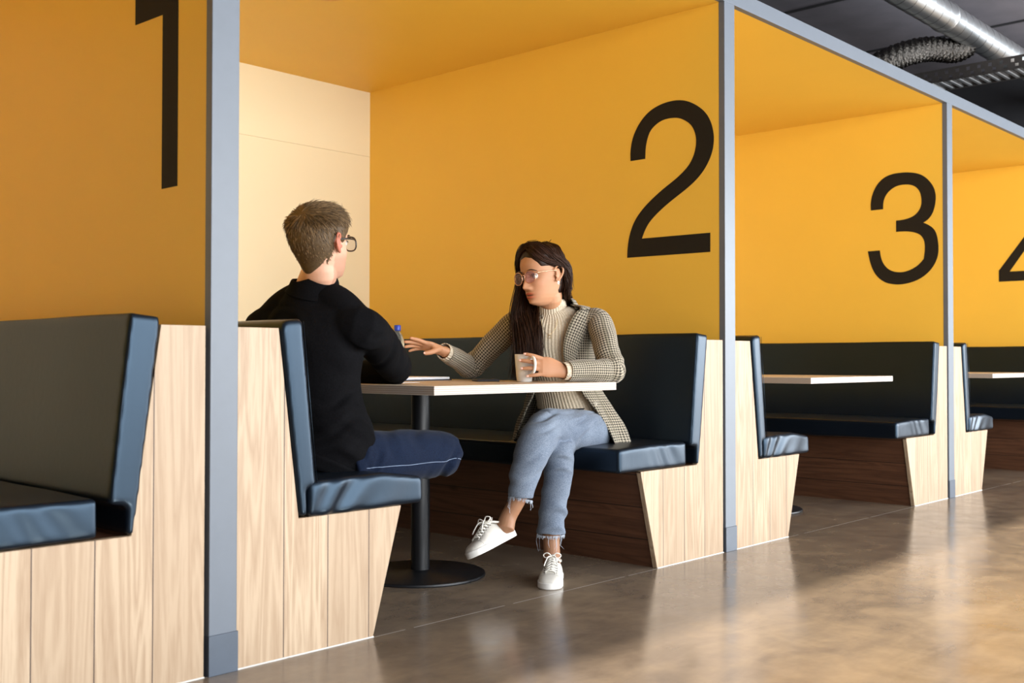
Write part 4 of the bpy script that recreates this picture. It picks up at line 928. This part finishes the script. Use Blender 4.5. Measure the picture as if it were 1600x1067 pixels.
tube(body, [(MH_L, .08, .08), ((MH_L+MK_L)/2, .064, .064), (MK_L, .048, .048)], n=16); tube(body, [(MK_L, .047, .047), ((MK_L+MA_L)/2, .046, .046), (MA_L, .034, .034), (MA_L-np.array([0, 0, .04]), .034, .034)], n=16)
me = remesh(body, .0036, 2, .4, 'person'); co = vco(me); q = HM.loc(co); tn = np.ones((len(co), 3))
st = np.clip((q[:, 1] > -.01)*(q[:, 2] < -.03)*(q[:, 2] > -.13)*np.clip((-.028-q[:, 2])/.02, 0, 1)*(np.abs(q[:, 0]) < .075)*.55, 0, 1)[:, None]; tn = tn*(1-st)+np.array([.50, .42, .38])*st
ear = ((np.abs(q[:, 0]) > .073)*(np.abs(q[:, 2]) < .04)*(q[:, 1] < .02)*(q[:, 1] > -.05))[:, None]*.85; tn = tn*(1-ear)+np.array([.60, .22, .17])*ear
lip = np.clip((q[:, 1] > .05)*gg(q[:, 0], .019)*(gg(q[:, 2]+.0640, .0042)+gg(q[:, 2]+.0765, .0052)), 0, 1)[:, None]; tn = tn*(1-lip)+np.array([.85, .55, .5])*lip
vcol(me, tn)
MN = obj('person', me, M['skin_m'], smooth=True, recalc=False, loc=tuple(mroot))
tag(MN, 'man in black sweatshirt seen from behind, sitting at the table in dark jeans', 'person')
eyes(HM, MN); brows(HM, MN, M['hair_m'])
glasses(HM, MN, M['black_frame'], M['clear_lens'], .0265, .0215, .0024, 2.6)
# sweatshirt
sb = MB(); tube(sb, [(at(u, v, D), a, b) for u, v, D, a, b in [(498, 736, 3.45, .125, .115), (507, 714, 3.465, .150, .125), (514, 690, 3.48, .162, .128)]+MT[2:]], ref=SM, n=40, cap='flat')
tube(sb, [(at(488, 476, 3.50), .120, .092), (at(489, 462, 3.497), .090, .082), (at(491, 453, 3.492), .078, .078)], ref=SM, n=36, cap='flat')
for S in (SR, SL_): tube(sb, [(at(490, 462, 3.495), .060, .066), (at(490, 462, 3.495)*.5+S*.5+np.array([0, 0, .012]), .060, .060), (S*.88+at(489, 500, 3.5)*.12, .060, .056)], ref=FM, n=26)
for S, E_, Wr, sg in ((SR, ME_R, MW_R, 1), (SL_, ME_L, MW_L, -1)):
    d1 = nrm(E_-S); d2 = nrm(Wr-E_); c = at(489, 500, 3.50); i_ = S*.55+c*.45
    tube(sb, [(i_+np.array([0, 0, -.01]), .070, .075), (S+np.array([0, 0, -.016]), .064, .066), (S*.7+E_*.3, .066, .066), (S*.4+E_*.6, .064, .062), (E_-d1*.05, .060, .057), (E_, .054, .050)], n=28)
    tube(sb, [(E_, .054, .049), (E_+d2*.07, .054, .045), (Wr-d2*.06, .046, .040), (Wr, .040, .034)], n=24, cap='flat')
me = remesh(sb, .006, 5, .5, 'sweatshirt')
fold(me, [(nrm(ME_R-SR)+np.array([0, 0, .5]), .050, .0035, (SR+ME_R)/2, .10, 0), (nrm(ME_R-SR)+np.array([.3, 0, -.4]), .034, .003, ME_R-nrm(ME_R-SR)*.05, .06, 1), ((.2, .1, 1), .06, .005, at(545, 650, 3.35), .12, 0), ((.4, .2, 1), .05, .005, at(520, 700, 3.35), .10, 1.2), ((.5, -.3, .8), .05, .0045, at(572, 545, 3.40), .08, .6), ((1, .2, .3), .05, .004, at(470, 520, 3.4), .13, .3)])
SWT = obj('sweatshirt', me, M['black_knit'], MN, recalc=False)
mb = MB(); tube(mb, [(at(490, 461, 3.496), .092, .088), (at(491, 453, 3.492), .080, .081), (at(493, 444, 3.489), .0745, .076), (at(493, 441.5, 3.489), .070, .071)], ref=SM, n=48, cap=None); obj('collar', mb, M['black_knit'], SWT, smooth=True, solid=.004)
mb = MB(); tube(mb, [(at(496, 741, 3.448), .122, .113), (at(504, 722, 3.46), .143, .123)], ref=SM, n=48, cap='flat', sub=4); obj('hem_rib', mb, M['black_knit'], SWT, smooth=True)
# jeans
jb = MB()
tube(jb, [(at(512, 738, 3.50), .140, .12), (at(512, 716, 3.50), .145, .125), (at(512, 692, 3.49), .135, .11)], ref=SM, n=32)
tube(jb, [(at(540, 718, 3.44), .095, .088), (at(590, 716, 3.52), .090, .086), (at(640, 711, 3.63), .086, .084), (at(680, 709, 3.72), .080, .083), (at(697, 709, 3.76), .074, .078)], ref=(0, .2, 1), n=30)
tube(jb, [(MK_R, .074, .074), (MK_R*.65+MA_R*.35+np.array([0, 0, -.01]), .068, .068), (MA_R, .052, .052)], n=26, cap='flat')
tube(jb, [(MH_L, .092, .088), ((MH_L+MK_L)/2, .084, .082), (MK_L, .070, .072)], n=26); tube(jb, [(MK_L, .070, .072), ((MK_L+MA_L)/2, .062, .062), (MA_L+np.array([0, 0, .03]), .055, .055)], n=26, cap='flat')
me = remesh(jb, .0055, 4, .5, 'jeans')
fold(me, [((1, 0, .25), .030, .0065, at(535, 728, 3.36), .085, 0), ((1, .1, -.3), .036, .004, at(570, 700, 3.42), .08, 1), ((1, 0, -.6), .040, .0045, at(700, 735, 3.70), .08, .3), ((.6, .1, .8), .03, .0035, at(722, 715, 3.72), .06, 1.7), ((1, 0, .5), .07, .0025, at(620, 690, 3.55), .12, 0)])
JM = obj('jeans', me, M['jean_dark'], MN, recalc=False)
def snap(me_, pts, lift=.0015):
    """lay stitching on the cloth surface, seen from the photographer's side of the leg"""
    from mathutils.bvhtree import BVHTree
    bv = BVHTree.FromPolygons([v.co for v in me_.vertices], [tuple(p.vertices) for p in me_.polygons]); out = []
    for p in pts:
        r = bv.find_nearest(Vector(p)); out.append(np.array(r[0])+np.array(r[1])*lift)
    return out
mb = MB(); sp = [at(520, 727, 3.36), at(560, 728.5, 3.40), at(600, 727, 3.45), at(640, 723, 3.54), at(680, 717.5, 3.64), at(708, 714.5, 3.70), at(724, 719, 3.76)]
q_ = np.array(snap(JM.data, catmull(sp, 6)))
for _ in range(4): q_[1:-1] = (q_[:-2]+2*q_[1:-1]+q_[2:])/4
wire(mb, snap(JM.data, q_, .001), .0009, 6, 1); obj('outseam', mb, M['dim_thread'], JM)
shoe(MN, np.array([.74, .64, .0005]), np.array([1.0, .62, .0005]), (0, 0, 1), 1.0)
hl = MA_R+np.array([-.02, .05, .02]); shoe(MN, hl+np.array([-.07, .02, -.01]), hl+np.array([-.12, .27, .03]), (.95, .1, .2), 1.0)
# short hair
def hm_mask(x, y, z, t):
    edge = np.interp(abs(x), [0, .03, .05, .066, .075], [.078, .068, .05, .018, .0])
    if y < .032: edge = np.interp(y, [-.09, -.055, -.035, -.02, .0, .02, .032], [-.082, -.084, -.066, -.015, .012, .0, .005])
    if y < -.038: edge = -.090+.030*min(1.5, (abs(x)/.045)**2)
    m = 1/(1+math.exp(-(z-edge)/.003))
    thick = np.interp(z, [-.075, -.02, .03, .07, .115], [.001, .003, .006, .009, .012])
    return -.004+m*(.004+thick)
V, F = head_grid(True, off=hm_mask); HRM = obj('hair', MB().add([HM.w(*p) for p in V], F), M['hair_m'], MN, smooth=True, recalc=False); vcol(HRM.data, np.full((len(V), 3), .12))
cs = []; tn_ = []; wh = nrm((-.012, -.085, .085)); c0 = np.array([0, -.010, .022])
for _ in range(10000):
    z = rng.uniform(-.094, .116)
    if rng.random() < .35: z = rng.uniform(.06, .1155)
    t = rng.uniform(0, 2*math.pi); x, y, zz = head_point(z, t, True)
    if hm_mask(x, y, zz, t) < .0006: continue
    p = np.array([x, y, zz]); nn_ = nrm(p-c0 if zz > .02 else p-np.array([0, -.01, zz])); thick = hm_mask(x, y, zz, t)
    away = nn_-wh*(nn_@wh); away = nrm(away-nn_*(away@nn_)) if np.linalg.norm(away) > .05 else nrm(np.cross(nn_, (1, 0, 0)))
    sw_ = np.cross(nn_, away)*.45*math.exp(-np.linalg.norm(nn_-wh)*2)
    fl = nrm(away+sw_+rng.normal(0, .16, 3)+np.array([0, 0, -.35])*(zz < .07)+np.array([0, .25, .0])*(zz > .085))
    L = np.interp(zz, [-.08, -.02, .04, .10], [.006, .010, .022, .036])*rng.uniform(.7, 1.2)
    b_ = p+nn_*(thick-.003); pts = [b_]; cur = b_.copy(); d_ = fl*.9+nn_*(.26 if zz > .06 else .08)
    for s_i in range(4):
        cur = cur+nrm(d_)*L/4; d_ = d_-nn_*.16+rng.normal(0, .04, 3)
        pts.append(cur.copy())
    cs.append([HM.w(*q_) for q_ in pts]); tn_.append(float(rng.uniform(.05, 1.0)**1.5))
mb = MB(); T_ = strands(mb, cs, .0010, tn_); o_ = obj('hair_strands', mb, M['hair_m'], HRM, smooth=True, recalc=False); vcol(o_.data, np.array(T_)[:, None].repeat(3, 1))
